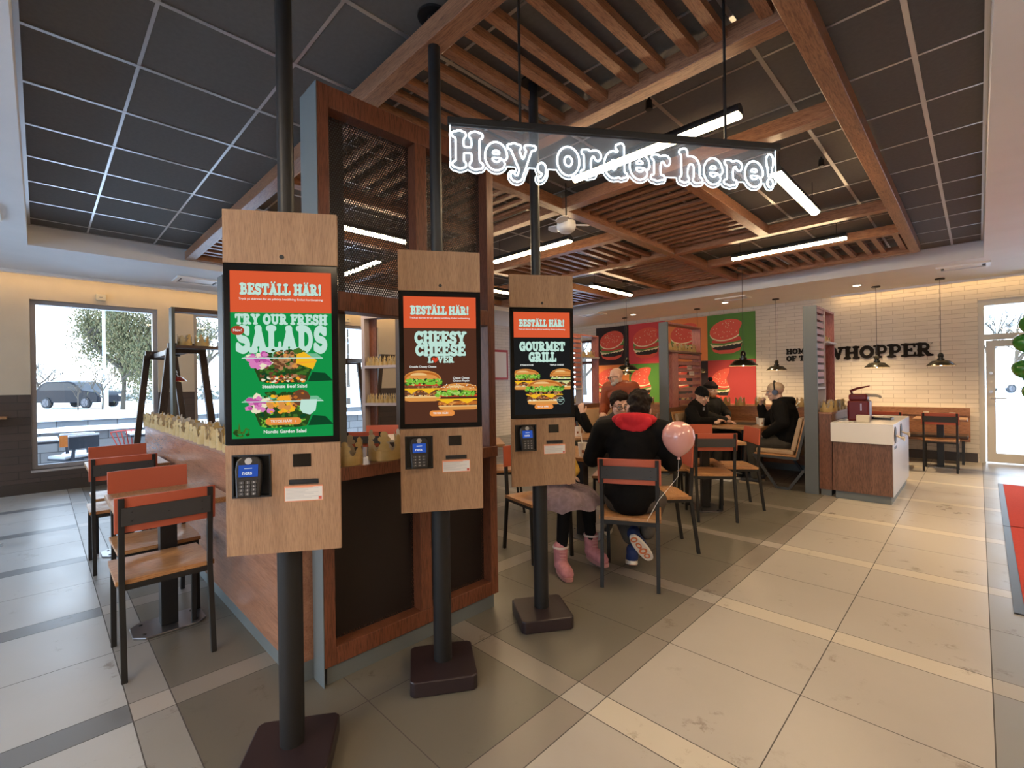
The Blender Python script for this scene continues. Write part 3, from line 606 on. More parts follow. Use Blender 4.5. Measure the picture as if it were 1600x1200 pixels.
def salad(p,cx,y,w,h,seed,second):
    r=random.Random(seed)
    p.poly([(cx+.3*w,y+.02*h),(cx+.62*w,y+.04*h),(cx+.52*w,y+.3*h),(cx+.36*w,y+.34*h)],SHD)
    p.poly([(cx-.5*w,y+.78*h),(cx-.42*w,y+.95*h),(cx+.42*w,y+.95*h),(cx+.5*w,y+.78*h)],CLR)
    tub=lambda x,yy:abs(x-cx)<w*(.26+.15*((yy-y)/h))
    p.poly([(cx-.29*w,y+.04*h),(cx-.2*w,y-.02*h),(cx+.2*w,y-.02*h),(cx+.29*w,y+.04*h),(cx+.41*w,y+.8*h),(cx-.41*w,y+.8*h)],DKG)
    p.blobs(r,150,cx-.42*w,cx+.42*w,y,y+.8*h,.035*w,[DKG,LEAF,LEAF,SHD,LIME] if second else [DKG,LEAF,SHD,LEAF,MEAT2],tub)
    p.blobs(r,70,cx-.3*w,cx+.3*w,y,y+.22*h,.03*w,[LIME,LEAF,DKG] if second else [MEAT2,YEL2,MEAT,CRE,RED],tub)
    p.blobs(r,60,cx-.22*w,cx+.26*w,y+.8*h,y+1.06*h,.04*w,[DKG,LEAF,DKG])
    p.blobs(r,34,cx-.42*w,cx-.16*w,y+.5*h,y+.95*h,.055*w,[PNK,PNK2,PNK,CRE])
    if second:
        p.blobs(r,40,cx-.17*w,cx+.14*w,y+.45*h,y+.95*h,.05*w,[YEL2,YEL,YEL2,BUN]); p.ell(cx+.22*w,y+.9*h,.11*w,.26*h,MEAT2); p.blobs(r,30,cx+.1*w,cx+.32*w,y+.6*h,y+1.05*h,.03*w,[MEAT2,BUN3,MEAT2])
        p.poly([(cx+.24*w,y+.42*h),(cx+.2*w,y+.55*h),(cx+.22*w,y+.84*h),(cx+.42*w,y+.84*h),(cx+.4*w,y+.5*h),(cx+.33*w,y+.36*h)],MINT)
    else:
        p.blobs(r,70,cx-.12*w,cx+.18*w,y+.45*h,y+1.0*h,.035*w,[MEAT,MEAT2,BUN,MEAT])
        p.poly([(cx+.16*w,y+.62*h),(cx+.17*w,y+.92*h),(cx+.26*w,y+1.0*h),(cx+.36*w,y+.82*h),(cx+.42*w,y+.72*h),(cx+.37*w,y+.42*h)],YEL); p.poly([(cx+.18*w,y+.6*h),(cx+.41*w,y+.66*h),(cx+.41*w,y+.7*h),(cx+.18*w,y+.65*h)],YEL2)
    p.poly([(cx-.5*w,y+.78*h),(cx-.49*w,y+.81*h),(cx+.49*w,y+.81*h),(cx+.5*w,y+.78*h)],MINT)
def burger(p,cx,y,w,h,seed,kind=0,clip=None):
    r=random.Random(seed); c=(lambda x:max(clip[0],min(clip[1],x))) if clip else (lambda x:x)
    def poly(pts,m): p.poly([(c(a),b) for a,b in pts],m)
    def bl(n,x0,x1,y0,y1,sz,ms): p.blobs(r,n,c(x0),c(x1),y0,y1,sz,ms,(lambda x,yy:clip[0]+sz<x<clip[1]-sz) if clip else None)
    poly([(cx-.45*w,y+.17*h),(cx-.42*w,y+.03*h),(cx-.3*w,y),(cx+.3*w,y),(cx+.42*w,y+.03*h),(cx+.45*w,y+.17*h)],BUN); poly([(cx-.45*w,y+.17*h),(cx-.44*w,y+.12*h),(cx+.44*w,y+.12*h),(cx+.45*w,y+.17*h)],BUN2)
    if kind!=1: bl(26,cx-.42*w,cx+.42*w,y+.17*h,y+.24*h,.04*w,[CRE,CRE,BUN2])
    poly([(cx-.46*w,y+.2*h),(cx-.44*w,y+.33*h),(cx+.44*w,y+.33*h),(cx+.46*w,y+.2*h)],BUN3 if kind==1 else MEAT2); bl(50,cx-.43*w,cx+.43*w,y+.2*h,y+.33*h,.03*w,[BUN3,BUN] if kind==1 else [MEAT2,MEAT,BUN3])
    if kind==0: poly([(cx-.46*w,y+.38*h),(cx-.44*w,y+.5*h),(cx+.44*w,y+.5*h),(cx+.46*w,y+.38*h)],MEAT2); bl(40,cx-.43*w,cx+.43*w,y+.38*h,y+.5*h,.03*w,[MEAT2,MEAT])
    ch=PALE if kind==3 else YEL
    for a in (-.3,.12): poly([(cx+(a-.2)*w,y+.42*h),(cx+(a+.25)*w,y+.42*h),(cx+(a+.04)*w,y+.24*h)],ch)
    poly([(cx-.47*w,y+.37*h),(cx-.45*w,y+.42*h),(cx+.45*w,y+.42*h),(cx+.47*w,y+.37*h)],ch)
    top=[(cx+.47*w*math.cos(R(180*i/16)),y+.62*h+.38*h*math.sin(R(180*i/16))**.8) for i in range(17)]
    poly(top,BUN); poly([(cx+(a-cx)*.93,y+.7*h+(b-y-.64*h)*.72) for a,b in top],BUN3); poly([(cx+(a-cx)*.8,y+.72*h+(b-y-.64*h)*.45) for a,b in top],BUN)
    poly([(cx+(a-cx)*.42-.08*w,y+.84*h+(b-y-.64*h)*.22) for a,b in top],BUN2)
    if kind==2: bl(60,cx-.5*w,cx+.46*w,y+.42*h,y+.62*h,.045*w,[MEAT2,BUN3,MEAT,BUN,MEAT2])
    else:
        poly([(cx-.45*w,y+.5*h),(cx-.4*w,y+.57*h),(cx+.4*w,y+.57*h),(cx+.45*w,y+.5*h)],RED if kind!=3 else ch)
    if kind==3: bl(14,cx-.45*w,cx+.45*w,y+.52*h,y+.6*h,.04*w,[CRE,PALE,LIME])
    else: bl(70,cx-.47*w,cx+.47*w,y+.56*h,y+.70*h,.06*w,[LIME,LEAF,LIME,DKG]); bl(60,cx-.47*w,cx+.47*w,y+.54*h,y+.72*h,.035*w,[LIME,scol('pale_lettuce',(176,214,110)),LIME])
    if kind==1: bl(40,cx-.38*w,cx+.38*w,y+.8*h,y+.97*h,.012*w,[CRE,WHT])
def button(p,cx,y,w,h):
    L=[(cx-w/2+h/2+h/2*math.cos(R(a)),y+h/2+h/2*math.sin(R(a))) for a in range(90,271,20)]+[(cx+w/2-h/2+h/2*math.cos(R(a)),y+h/2+h/2*math.sin(R(a))) for a in range(-90,91,20)]
    p.poly(L,BTN); p.text('TRYCK HÄR!   ›',.0085,cx,y+h*.36,WHT,.02)
def head(p,bgm,sh):
    p.rect(0,SW,0,SH,bgm); p.rect(0,SW,SH-.142,SH,ORG)
    p.slab('BESTÄLL HÄR!',.037,SW/2,SH-.080,MINT,.262,-.02,sh)
    p.text('Tryck på skärmen för att påbörja beställning. Endast kortbetalning.',.0072,SW/2,SH-.099,WHT,.015)
def screen1():
    p=Pic(); head(p,GRN,scol('shadow_red',(150,50,28)))
    p.slab('TRY OUR FRESH',.034,SW/2,SH-.182,MINT,.296,-.01); p.slab('SALADS',.088,SW/2,SH-.277,MINT,.296,-.05)
    p.ell(.022,SH-.204,.021,.016,scol('badge',(168,66,44))); p.text('New!',.009,.022,SH-.207,WHT,.02)
    salad(p,.165,.190,.262,.105,3,False); p.text('Steakhouse Beef Salad',.0115,.17,.171,WHT,.03)
    salad(p,.165,.037,.262,.110,5,True); button(p,.165,.044,.115,.024); p.text('Nordic Garden Salad',.0115,.17,.016,WHT,.03)
    r=random.Random(2); p.blobs(r,26,.016,.055,.012,.03,.01,[LEAF,GRN,DKG]); p.poly([(.02,.016),(.026,.055),(.032,.018)],LEAF); p.poly([(.03,.016),(.05,.04),(.042,.016)],LEAF)
    return p
def screen2():
    p=Pic(); head(p,BRN,scol('shadow_red',(150,50,28)))
    p.slab('CHEESY',.055,SW/2,SH-.213,MINT,.232,-.02,BLK); p.slab('CHEESE',.05,SW/2,SH-.266,MINT,.226,-.02,BLK)
    p.slab('L',.028,SW/2-.046,SH-.298,MINT,.024); p.slab('VER',.028,SW/2+.022,SH-.298,MINT,.074)
    hx,hy=SW/2-.025,SH-.285; p.poly([(hx+.0009*16*math.sin(t)**3,hy+.0009*(13*math.cos(t)-5*math.cos(2*t)-2*math.cos(3*t)-math.cos(4*t))) for t in [6.283*i/28 for i in range(28)]],RED)
    p.text('Double Cheesy Cheese',.0088,.083,.252,WHT,.035); p.text('Cheesy Cheese',.0085,.253,.2,WHT,.035); p.text('Chicken Royale',.0085,.253,.187,WHT,.035)
    burger(p,.078,.1,.185,.14,11,0,(.001,SW-.001)); burger(p,.245,.058,.215,.122,12,1,(.001,SW-.001)); button(p,.165,.032,.112,.026)
    return p
def screen3():
    p=Pic(); head(p,BLK,scol('shadow_red',(150,50,28)))
    p.slab('GOURMET',.05,SW/2,SH-.217,MINT,.265,-.02); p.slab('GRILL',.052,SW/2,SH-.277,MINT,.16,-.02)
    p.text('STEAKHOUSE',.0088,.072,.272,WHT,.03); p.text('TRIPLE CHEESE',.0088,.245,.272,WHT,.03)
    burger(p,.062,.14,.175,.115,21,2,(.001,SW-.001)); burger(p,.275,.138,.155,.118,22,3,(.001,SW-.001)); burger(p,.172,.056,.225,.138,23,2)
    p.ell(.262,.076,.022,.022,MINT); p.ell(.262,.076,.0205,.0205,BLK); p.text('100% BEEF',.006,.262,.078,MINT,.02); p.text('GRILL',.006,.262,.069,MINT,.02); button(p,.165,.03,.108,.026)
    return p
PLUM=mat('kiosk_base_plum',(.022,.013,.015),.38)
def kiosk(x,y,a,label,pic,term_col):
    k=thing('order_kiosk',label,'order kiosk',(x,y,0),a,'three self order kiosks')
    # local: +x along the face to the right, face looks along -y
    w0,w1=-.178,.190; yf=-.08
    bs=MB(); c=.018; rr=lambda X0,X1,Y0_,Y1_:[(X0+c,Y0_),(X1-c,Y0_),(X1,Y0_+c),(X1,Y1_-c),(X1-c,Y1_),(X0+c,Y1_),(X0,Y1_-c),(X0,Y0_+c)]
    bs.prism(rr(-.15,.145,-.165,.13),.0,.068); bs.build('base',PLUM,k,bevel=.006)
    MB().cyl((0,0),.042,.068,.80,32).build('pole',mat('pole_black',(.013,.012,.012),.5,spec=.3),k,smooth=40)
    u=MB().cyl((0,0.02),.028,1.93,HC,28).cyl((0,.02),.075,HC-.012,HC,28); u.build('ceiling_pole',BLACK,k,smooth=40)
    cb_=MB(); cb_.box(w0+.012,w1-.012,yf+.018,yf+.045,.782,1.95); cb_.box(w0+.03,w1-.03,yf+.045,.055,.80,1.60); cb_.box(-.06,.06,yf+.045,.07,1.6,1.93); cb_.build('cabinet',BLACK,k,bevel=.004)
    tp=MB().box(w0,w1,yf,yf+.018,1.775,1.957).build('upper_panel',KWOOD,k,bevel=.0015)
    tag(MB().tube([(.008,yf+.001,1.80),(.008,yf-.002,1.80)],.0075,16).build('sensor_hole',BLACK,tp),'small black sensor hole')
    sc=MB().box(w0,w1,yf,yf+.018,1.156,1.773).build('screen',mat('screen_bezel_black',(.004,.004,.005),.14,spec=.22),k,bevel=.002)
    o=pic.mb.build('screen_picture',pic.mats,sc,fixn=False); o.location=((w0+w1)/2-SW/2,yf-.0006,1.177)
    lp=MB()
    B0,B1,Z0_,Z1_=-.158,-.035,.975,1.122   # terminal bay opening
    for a_ in ((w0,B0,.779,1.154),(B1,w1,.779,1.154),(B0,B1,.779,Z0_),(B0,B1,Z1_,1.154)): lp.box(a_[0],a_[1],yf,yf+.018,a_[2],a_[3])
    lw=lp.build('lower_panel',KWOOD,k)
    by_=MB(); by_.box(B0,B1,yf+.0175,yf+.019,Z0_,Z1_); 
    for a_ in ((B0,B0+.006,Z0_,Z1_),(B1-.006,B1,Z0_,Z1_),(B0,B1,Z0_,Z0_+.006),(B0,B1,Z1_-.006,Z1_)): by_.box(a_[0],a_[1],yf-.004,yf+.018,a_[2],a_[3])
    by_.build('terminal_bay',mat('bay_black',(.008,.008,.009),.35),k,bevel=.002)
    # card terminal leaning out of the bay
    tm=MB(); prof=[(-.034,-.062),(.034,-.062),(.037,-.02),(.04,.03),(.036,.06),(.022,.072),(-.022,.072),(-.036,.06),(-.04,.03),(-.037,-.02)]
    tm.prism(prof,-.03,.0,fn=lambda X,Y,Z:(X,-(-Z)*1.0+0,Y))
    t_=tm.build('card_terminal',mat('terminal_black',(.014,.014,.016),.3),k,bevel=.004); t_.location=(-.098,yf-.012,1.042); t_.rotation_euler=(R(-9),0,R(6))
    d=MB().box(-.029,.029,-.0318,-.0305,.006,.046).build('terminal_display',emis('terminal_blue',(.045,.13,.62),.6),t_)
    v,f=plain('nets',.013,'CENTER',.01); n=MB(); n.v=[(X-.003,-.0322,Y+.014) for X,Y in v]; n.f=f; n.m=[0]*len(f); n.q((-.012,-.0322,.034),(.012,-.0322,.034),(.012,-.0322,.0355),(-.012,-.0322,.0355)); n.build('display_text',WHT,t_,fixn=False)
    kp=MB()
    for i in range(3):
        for j in range(4): kp.box(-.026+i*.0185,-.012+i*.0185,-.034,-.0305,-.016-j*.0125,-.0075-j*.0125)
    kp.build('keypad',mat('key_grey',(.06,.06,.065),.5),t_)
    kl=MB()
    for i in range(3):
        for j,row in enumerate(('123','456','789','*0#')):
            v,f=plain(row[i],.0055,'CENTER',.01); q=len(kl.v); kl.v+=[(X-.019+i*.0185,-.0343,Y-.0145-j*.0125) for X,Y in v]; kl.f+=[tuple(q+e for e in p) for p in f]; kl.m+=[0]*len(f)
    kl.build('key_numbers',mat('key_white',(.6,.6,.6),.6),t_,fixn=False)
    tag(MB().tube([(0,-.0305,.058),(0,-.0325,.058)],.011,16).build('contactless_mark',mat('mark_grey',(.35,.35,.36),.4),t_),'grey contactless mark')
    sw_=MB().box(.035,.094,yf-.002,yf+.001,1.073,1.118).build('scanner_window',mat('scanner_black',(.005,.005,.006),.1),k,bevel=.001)
    MB().box(.022,.117,yf-.004,yf+.001,1.013,1.029).box(.024,.115,yf-.006,yf-.003,1.013,1.016).build('receipt_slot',BLACK,k)
    st=MB(); st.box(.006,.132,yf-.0012,yf+.0005,.953,1.007,0); st.box(.0085,.1295,yf-.0016,yf,.9555,1.0025,1); st.box(.011,.10,yf-.0019,yf,.9995,1.0015,0)
    for i in range(8): st.box(.011,.011+.1*rnd.uniform(.55,1.1) if i%3 else .117,yf-.0019,yf,.9965-i*.0047,.9977-i*.0047,2)
    st.box(.117,.1275,yf-.0019,yf,.957,.968,3)
    st.build('instruction_sticker',[mat('sticker_orange',(.72,.25,.12),.6),mat('sticker_white',(.62,.60,.57),.6),mat('print_grey',(.38,.38,.40),.6),mat('print_red',(.5,.08,.05),.6)],k)
    return k
KA=R(56.3)
kiosk(-1.776,.633,KA,'nearest order kiosk with a green salad advert on its screen',screen1(),0)
kiosk(-1.799,1.324,KA,'middle order kiosk with two cheese burgers on a brown screen',screen2(),0)
kiosk(-1.802,2.028,KA,'farthest order kiosk with three burgers on a black screen',screen3(),0)
# ---------------------------------------------------------------- hanging acrylic sign with neon outlined words
ac=bpy.data.materials.new('engraved_acrylic'); ac.use_nodes=True; n_=ac.node_tree.nodes; l_=ac.node_tree.links
b_=n_['Principled BSDF']; b_.inputs['Base Color'].default_value=(.62,.70,.78,1); b_.inputs['Roughness'].default_value=.05; b_.inputs['Emission Color'].default_value=(.75,.87,1,1); b_.inputs['Emission Strength'].default_value=.12
tr=n_.new('ShaderNodeBsdfTransparent'); mx=n_.new('ShaderNodeMixShader'); mx.inputs[0].default_value=.17
l_.new(tr.outputs[0],mx.inputs[1]); l_.new(b_.outputs[0],mx.inputs[2]); l_.new(mx.outputs[0],n_['Material Output'].inputs[0])
NEON=emis('neon_white',(.86,.95,1),5.5); EDGE=emis('acrylic_edge_glow',(.80,.93,1),2.6)
sgA=R(54.7); ux,uy=math.cos(sgA),math.sin(sgA)
dl=1.9; pL=Vector((0,0,EYE))+(_f+_r*((701-800)/FPX)+_u*((600-186)/FPX))*dl
SWD=1.50
sign=thing('hanging_sign','long clear acrylic sign with white neon words hung from two rods','sign',tuple(pL),sgA)
txt='Hey, order here!'; hcap=.142; strokes=[]; x=.0; per=[]
for ch in txt:
    if ch==' ': x+=.30; continue
    w,st=GL[ch]; per.append((ch,x)); strokes+=[([(px+x,py) for px,py in p],r) for p,r in st]; x+=w+.02
tw=x-.02; sqz=(SWD-.03)/(tw*hcap)
ybase=-.193
LT=lambda X,Y:(.012+X*hcap*sqz,-.004,ybase+Y*hcap)
ne=MB()
for ch,xo in per:
    for l in glyph(ch)[1]:
        pts=[LT(a+xo,b) for a,b in l]; ne.tube(pts,.0036,6,loop=True)
ne.build('neon_words',NEON,sign,smooth=60)
Xg,Yg,Dg=sdf_grid(strokes,-.35,tw+.35,-.6,1.7,40)
Dg=Dg-.085
yy_=(-.016-ybase)/hcap
rect=np.maximum(np.maximum(-.06-Xg[None,:],Xg[None,:]-(tw+.06)),np.maximum(.12-Yg[:,None],Yg[:,None]-yy_))
Dg=np.minimum(np.where(Yg[:,None]>yy_,np.maximum(Dg,Yg[:,None]-yy_),Dg),rect)
cl=[l for l in contours(Xg,Yg,Dg)]; cl.sort(key=lambda l:-len(l)); outer=cl[0]
pan=MB(); add_slab(pan,[outer],lambda X,Y,Z:(LT(X,Y)[0],Z,LT(X,Y)[2]),.006); pan.build('acrylic_panel',ac,sign)
eg=MB()
low=[(a,b) for a,b in outer]
i0=max(range(len(low)),key=lambda i:low[i][1]-.001*low[i][0]); low=low[i0:]+low[:i0]
run=[]
for a,b in low+[low[0]]:
    if b<yy_-.03: run.append((LT(a,b)[0],.003,LT(a,b)[2]))
    else:
        if len(run)>3: eg.tube(run,.0028,6)
        run=[]
if len(run)>3: eg.tube(run,.0028,6)
eg.build('glowing_edge',EDGE,sign,smooth=60)
MB().box(-.005,SWD+.005,-.012,.014,-.022,.006).build('top_rail',BLACK,sign,bevel=.002)
for X in (.295,1.235): MB().tube([(X,0,.005),(X,0,HC-pL.z)],.006,10).build('hanging_rod',BLACK,sign,smooth=40)
# ---------------------------------------------------------------- dining chairs
def make_chair(label):
    t=thing('dining_chair',label,'chair')
    # origin on the floor under the seat, chair faces +y
    n=12; rows=[]
    def sh(u,v):   # u across -1..1, v front-back -1..1 : shallow scooped seat
        e=max(0,1-(u/.78)**2-((v+.05)/.72)**2); return -.009*min(1,e*2.2)
    top=[];m=MB(); NX,NY=16,14
    for j in range(NY+1):
        for i in range(NX+1):
            u,v=-1+2*i/NX,-1+2*j/NY; m.v.append((u*(.20-.004*(v>.6)),v*.195,.452+sh(u,v)))
    for j in range(NY):
        for i in range(NX): a=j*(NX+1)+i; m.f.append((a,a+1,a+NX+2,a+NX+1)); m.m.append(0)
    k=len(m.v); m.v+=[(x,y,.430) for x,y in ((-.2,-.195),(.2,-.195),(.196,.195),(-.196,.195))]
    E0=[i for i in range(NX+1)]; E1=[j*(NX+1)+NX for j in range(NY+1)]; E2=[NY*(NX+1)+i for i in range(NX,-1,-1)]; E3=[j*(NX+1) for j in range(NY,-1,-1)]
    for E,(a,b) in zip((E0,E1,E2,E3),((k,k+1),(k+1,k+2),(k+2,k+3),(k+3,k))):
        m.f.append(tuple(E[::-1])+(a,b)); m.m.append(0)
    m.f.append((k,k+3,k+2,k+1)); m.m.append(0)
    m.build('seat',OAK,t,smooth=30)
    for s in (-1,1):
        l=MB(); x=s*.178; w=.024
        pts=[(x,-.255,0),(x,-.197,.44),(x,-.222,.842)]
        l.rings([[(px-w/2,py-w/2,pz),(px+w/2,py-w/2,pz),(px+w/2,py+w/2,pz),(px-w/2,py+w/2,pz)] for px,py,pz in pts]); l.build('leg',CHARC,t,bevel=.002)
        f=MB(); f.rings([[(x-w/2,py-w/2,pz),(x+w/2,py-w/2,pz),(x+w/2,py+w/2,pz),(x-w/2,py+w/2,pz)] for py,pz in ((.185,0),(.165,.43))]); f.build('leg',CHARC,t,bevel=.002)
    fr=MB(); fr.box(-.178,.178,-.205,-.185,.405,.430).box(-.178,.178,.155,.175,.405,.430)
    for s in (-1,1): fr.box(s*.178-.011,s*.178+.011,-.19,.165,.405,.430)
    fr.build('seat_frame',CHARC,t)
    bk=MB(); bk.rings([[(x,-.198-.10*(1-(x/.2)**2)*.10-.012+(z-.68)*-.06+dy,z) for x,dy in ([(a,0) for a in np.linspace(-.203,.203,9)]+[(a,.016) for a in np.linspace(.203,-.203,9)])] for z in (.678,.845)]); bk.build('backrest',TERRA,t,bevel=.002)
    st=MB(); st.box(-.178,.178,-.236,-.229,.714,.797); sp_=st.build('back_strap',mat('strap_charcoal',(.035,.034,.034),.6),t)
    b=MB()
    for x,z in ((-.14,.735),(-.14,.775),(.14,.735),(.14,.775),(0,.755)): b.tube([(x,-.238,z),(x,-.235,z)],.004,8)
    b.build('screw_heads',BLACK,sp_)
    return t
CH0=make_chair('chair'); chair_used=[]
def chair(rf,d,label,group):
    d=Vector((d[0],d[1],0)).normalized(); loc=Vector((rf[0],rf[1],0))+d*.255; rz=math.atan2(d.y,d.x)-math.pi/2
    if not chair_used: o=CH0; o.location=loc; o.rotation_euler=(0,0,rz); o['label']=label; o['group']=group
    else: o=dup(CH0,loc,rz,label,group)
    chair_used.append(o); return o
gl='chairs along the half wall'; gm='chairs around the middle tables'
chair((-2.80,.44),(-1,0),'terracotta backed chair turned away, nearest along the walnut half wall',gl)
chair((-3.83,.49),(1,0),'terracotta backed chair facing out, on the far side of the front half wall table',gl)
chair((-4.57,.45),(-1,0),'terracotta backed chair turned away, at the window end table of the half wall',gl)
chair((-5.60,.50),(1,0),'terracotta backed chair facing out, closest to the left window',gl)
md=(-.46,.887)
chair((-1.62,2.69),md,'chair under the man in the black hoodie with a red hood',gm)
chair((-1.695,3.75),(-.70,-.71),'empty chair turned sideways below the pink balloon',gm)
chair((-1.777,4.545),(-.625,.78),'empty chair turned away showing its dark strap, right of the pink balloon',gm)
chair((-1.70,5.42),(-.78,-.63),'empty chair standing sideways in front of the booth bench',gm)
chair((-2.40,5.44),(.625,-.78),'empty chair partly hidden behind the pink balloon, facing out',gm)
chair((-2.56,4.58),(.78,.625),'chair at the left of the empty middle table behind the man in the hoodie',gm)
chair((-2.74,2.86),(.95,-.25),'chair under the child in the tulle skirt',gm)
chair((-2.66,4.24),(.4,-.9),'chair under the man in glasses and grey jacket',gm)
chair((-4.0,4.93),(.7,-.6),'chair under the person raising a hand beside the third kiosk',gm)
gb='chairs behind the mesh partition'
chair((-3.53,3.68),(-.62,-.78),'chair seen by its thin legs left of the third kiosk pole',gb)
chair((-4.2,2.80),(.62,.78),'chair hidden between the second and third kiosk',gb)
chair((-4.80,2.5),(-.72,.69),'chair behind the paper crowns on the partition ledge, turned away',gb)
chair((-5.45,3.12),(.72,-.69),'chair facing out behind the paper crowns on the partition ledge',gb)
chair((-5.75,2.2),(.75,.5),'chair seen just right of the first kiosk above a crown',gb)
gr='chairs at the brick wall banquette'
chair((-.40,9.04),(0,1),'chair turned away at the table by the glazed door',gr)
chair((-1.02,9.06),(0,1),'chair turned away, partly hidden by the white topped station',gr)
# ---------------------------------------------------------------- tables
OAKT=wood('oak_table_top',(.42,.235,.11),(.32,.165,.07),'x',.32)
def table(c,sx,sy,rz,label,base=True,topm=None,z=.74,foot=(.2,.13)):
    t=thing('dining_table',label,'table',(c[0],c[1],0),rz,'small dining tables')
    MB().box(-sx/2,sx/2,-sy/2,sy/2,z-.03,z).build('tabletop',topm or OAKT,t,bevel=.004)
    MB().box(-.04,.04,-.04,.04,.014,z-.045).build('pedestal',BLACK,t,bevel=.003)
    MB().box(-sx*.34,sx*.34,-.03,.03,z-.045,z-.03).box(-.03,.03,-sy*.34,sy*.34,z-.045,z-.03).build('top_bracket',BLACK,t)
    a,b=foot; c_=.05
    f=MB().prism([(-a+c_,-b),(a-c_,-b),(a,-b+c_),(a,b-c_),(a-c_,b),(-a+c_,b),(-a,b-c_),(-a,-b+c_)],0,.012).build('foot_plate',mat('brushed_steel',(.25,.25,.26),.3,.9),t,bevel=.003)
    for u,v in ((-1,-1),(1,-1),(1,1),(-1,1)): MB().cyl((u*(a-.05),v*(b-.05)),.009,.012,.016,10).build('foot_bolt',BLACK,t)
    return t
table((-3.31,.51),.60,.50,0,'oak topped table between the two nearest chairs at the half wall',foot=(.12,.17))
table((-5.08,.51),.60,.50,0,'oak topped table between the two chairs nearest the left window',foot=(.12,.17))
table((-2.50,3.38),.70,.58,0,'oak topped table with a paper cup in front of the man in glasses')
ra=math.atan2(-.78,.625)
table((-2.08,4.99),.70,.60,ra,'empty oak table among the chairs right of the pink balloon')
rb=math.atan2(.78,.62)
table((-3.87,3.24),.70,.60,rb,'table seen between the second and third kiosk')
table((-5.13,2.82),.62,.60,math.atan2(.69,-.72),'table behind the paper crowns on the partition ledge',topm=mat('pale_top',(.5,.48,.46),.3))
table((-.42,9.62),.6,.6,0,'small table with two cups at the wall bench by the door')
# ---------------------------------------------------------------- booth benches between the dividers
TANC=mottle(mat('tan_vinyl',(.40,.27,.165),.42),(.42,.285,.175),(.37,.25,.15),8)
FRM=mat('frame_grey',(.045,.047,.05),.45)
def bench(x,s,y0,y1,label):
    # s=+1: backrest towards +x
    t=thing('booth_bench',label,'bench',(x,y0,0),0,'booth benches')
    L=y1-y0; X=lambda a:s*a
    MB().box(X(-.46),X(.02),0.01,L,.405,.425).build('seat_board',OAK,t)
    MB().box(X(-.45),X(-.02),.03,L-.02,.425,.485).build('seat_cushion',TANC,t,bevel=.02,seg=3)
    b=MB(); b.rings([[(X(a),y,z) for a,z in ((0,.47),(.09,.88),(.04,.89),(-.055,.48))] for y in (.03,L-.02)]); b.build('back_cushion',TANC,t,bevel=.015,seg=3)
    w=MB(); w.rings([[(X(a),y,z) for a,z in ((.005,.42),(.11,.905),(.125,.905),(.022,.415))] for y in (.01,L)]); w.build('back_board',OAK,t)
    for y in (.0,L-.03):
        f=MB()
        pts=[(-.47,.395),(.03,.385),(.145,.90),(.22,.90)]
        for a,c in zip(pts,pts[1:]): f.bar((X(a[0]),y,a[1]),(X(c[0]),y,c[1]),.03,.026,up=(0,1,0))
        leg=[(-.45,.39),(-.20,.015),(-.06,.015),(.10,.26),(.22,.26)]
        for a,c in zip(leg,leg[1:]): f.bar((X(a[0]),y,a[1]),(X(c[0]),y,c[1]),.03,.026,up=(0,1,0))
        f.build('side_frame',FRM,t)
    return t
bench(-1.60,1,6.47,7.75,'tan cushioned booth bench under the man in headphones')
bench(-3.06,-1,6.47,7.75,'tan cushioned booth bench under the two men in beanies')
bench(-3.46,1,6.47,7.75,'booth bench backing onto the divider behind the man in the hoodie')
bench(-4.78,-1,6.47,7.75,'booth bench by the divider next to the third kiosk')
def booth_table(c,label):
    t=thing('booth_table',label,'table',(c[0],c[1],0),0,'booth tables')
    MB().box(-.34,.34,-.62,.55,.71,.742).build('tabletop',OAKT,t,bevel=.004)
    MB().box(-.05,.05,-.05,.05,0.01,.71).build('pedestal',BLACK,t); MB().box(-.2,.2,-.25,.25,0,.012).build('foot_plate',BLACK,t,bevel=.003)
booth_table((-2.33,7.02),'oak booth table between the beanie men and the man in headphones')
booth_table((-4.12,7.02),'oak booth table beside the standing man in the rust jacket')
DIVW=PINKWOOD
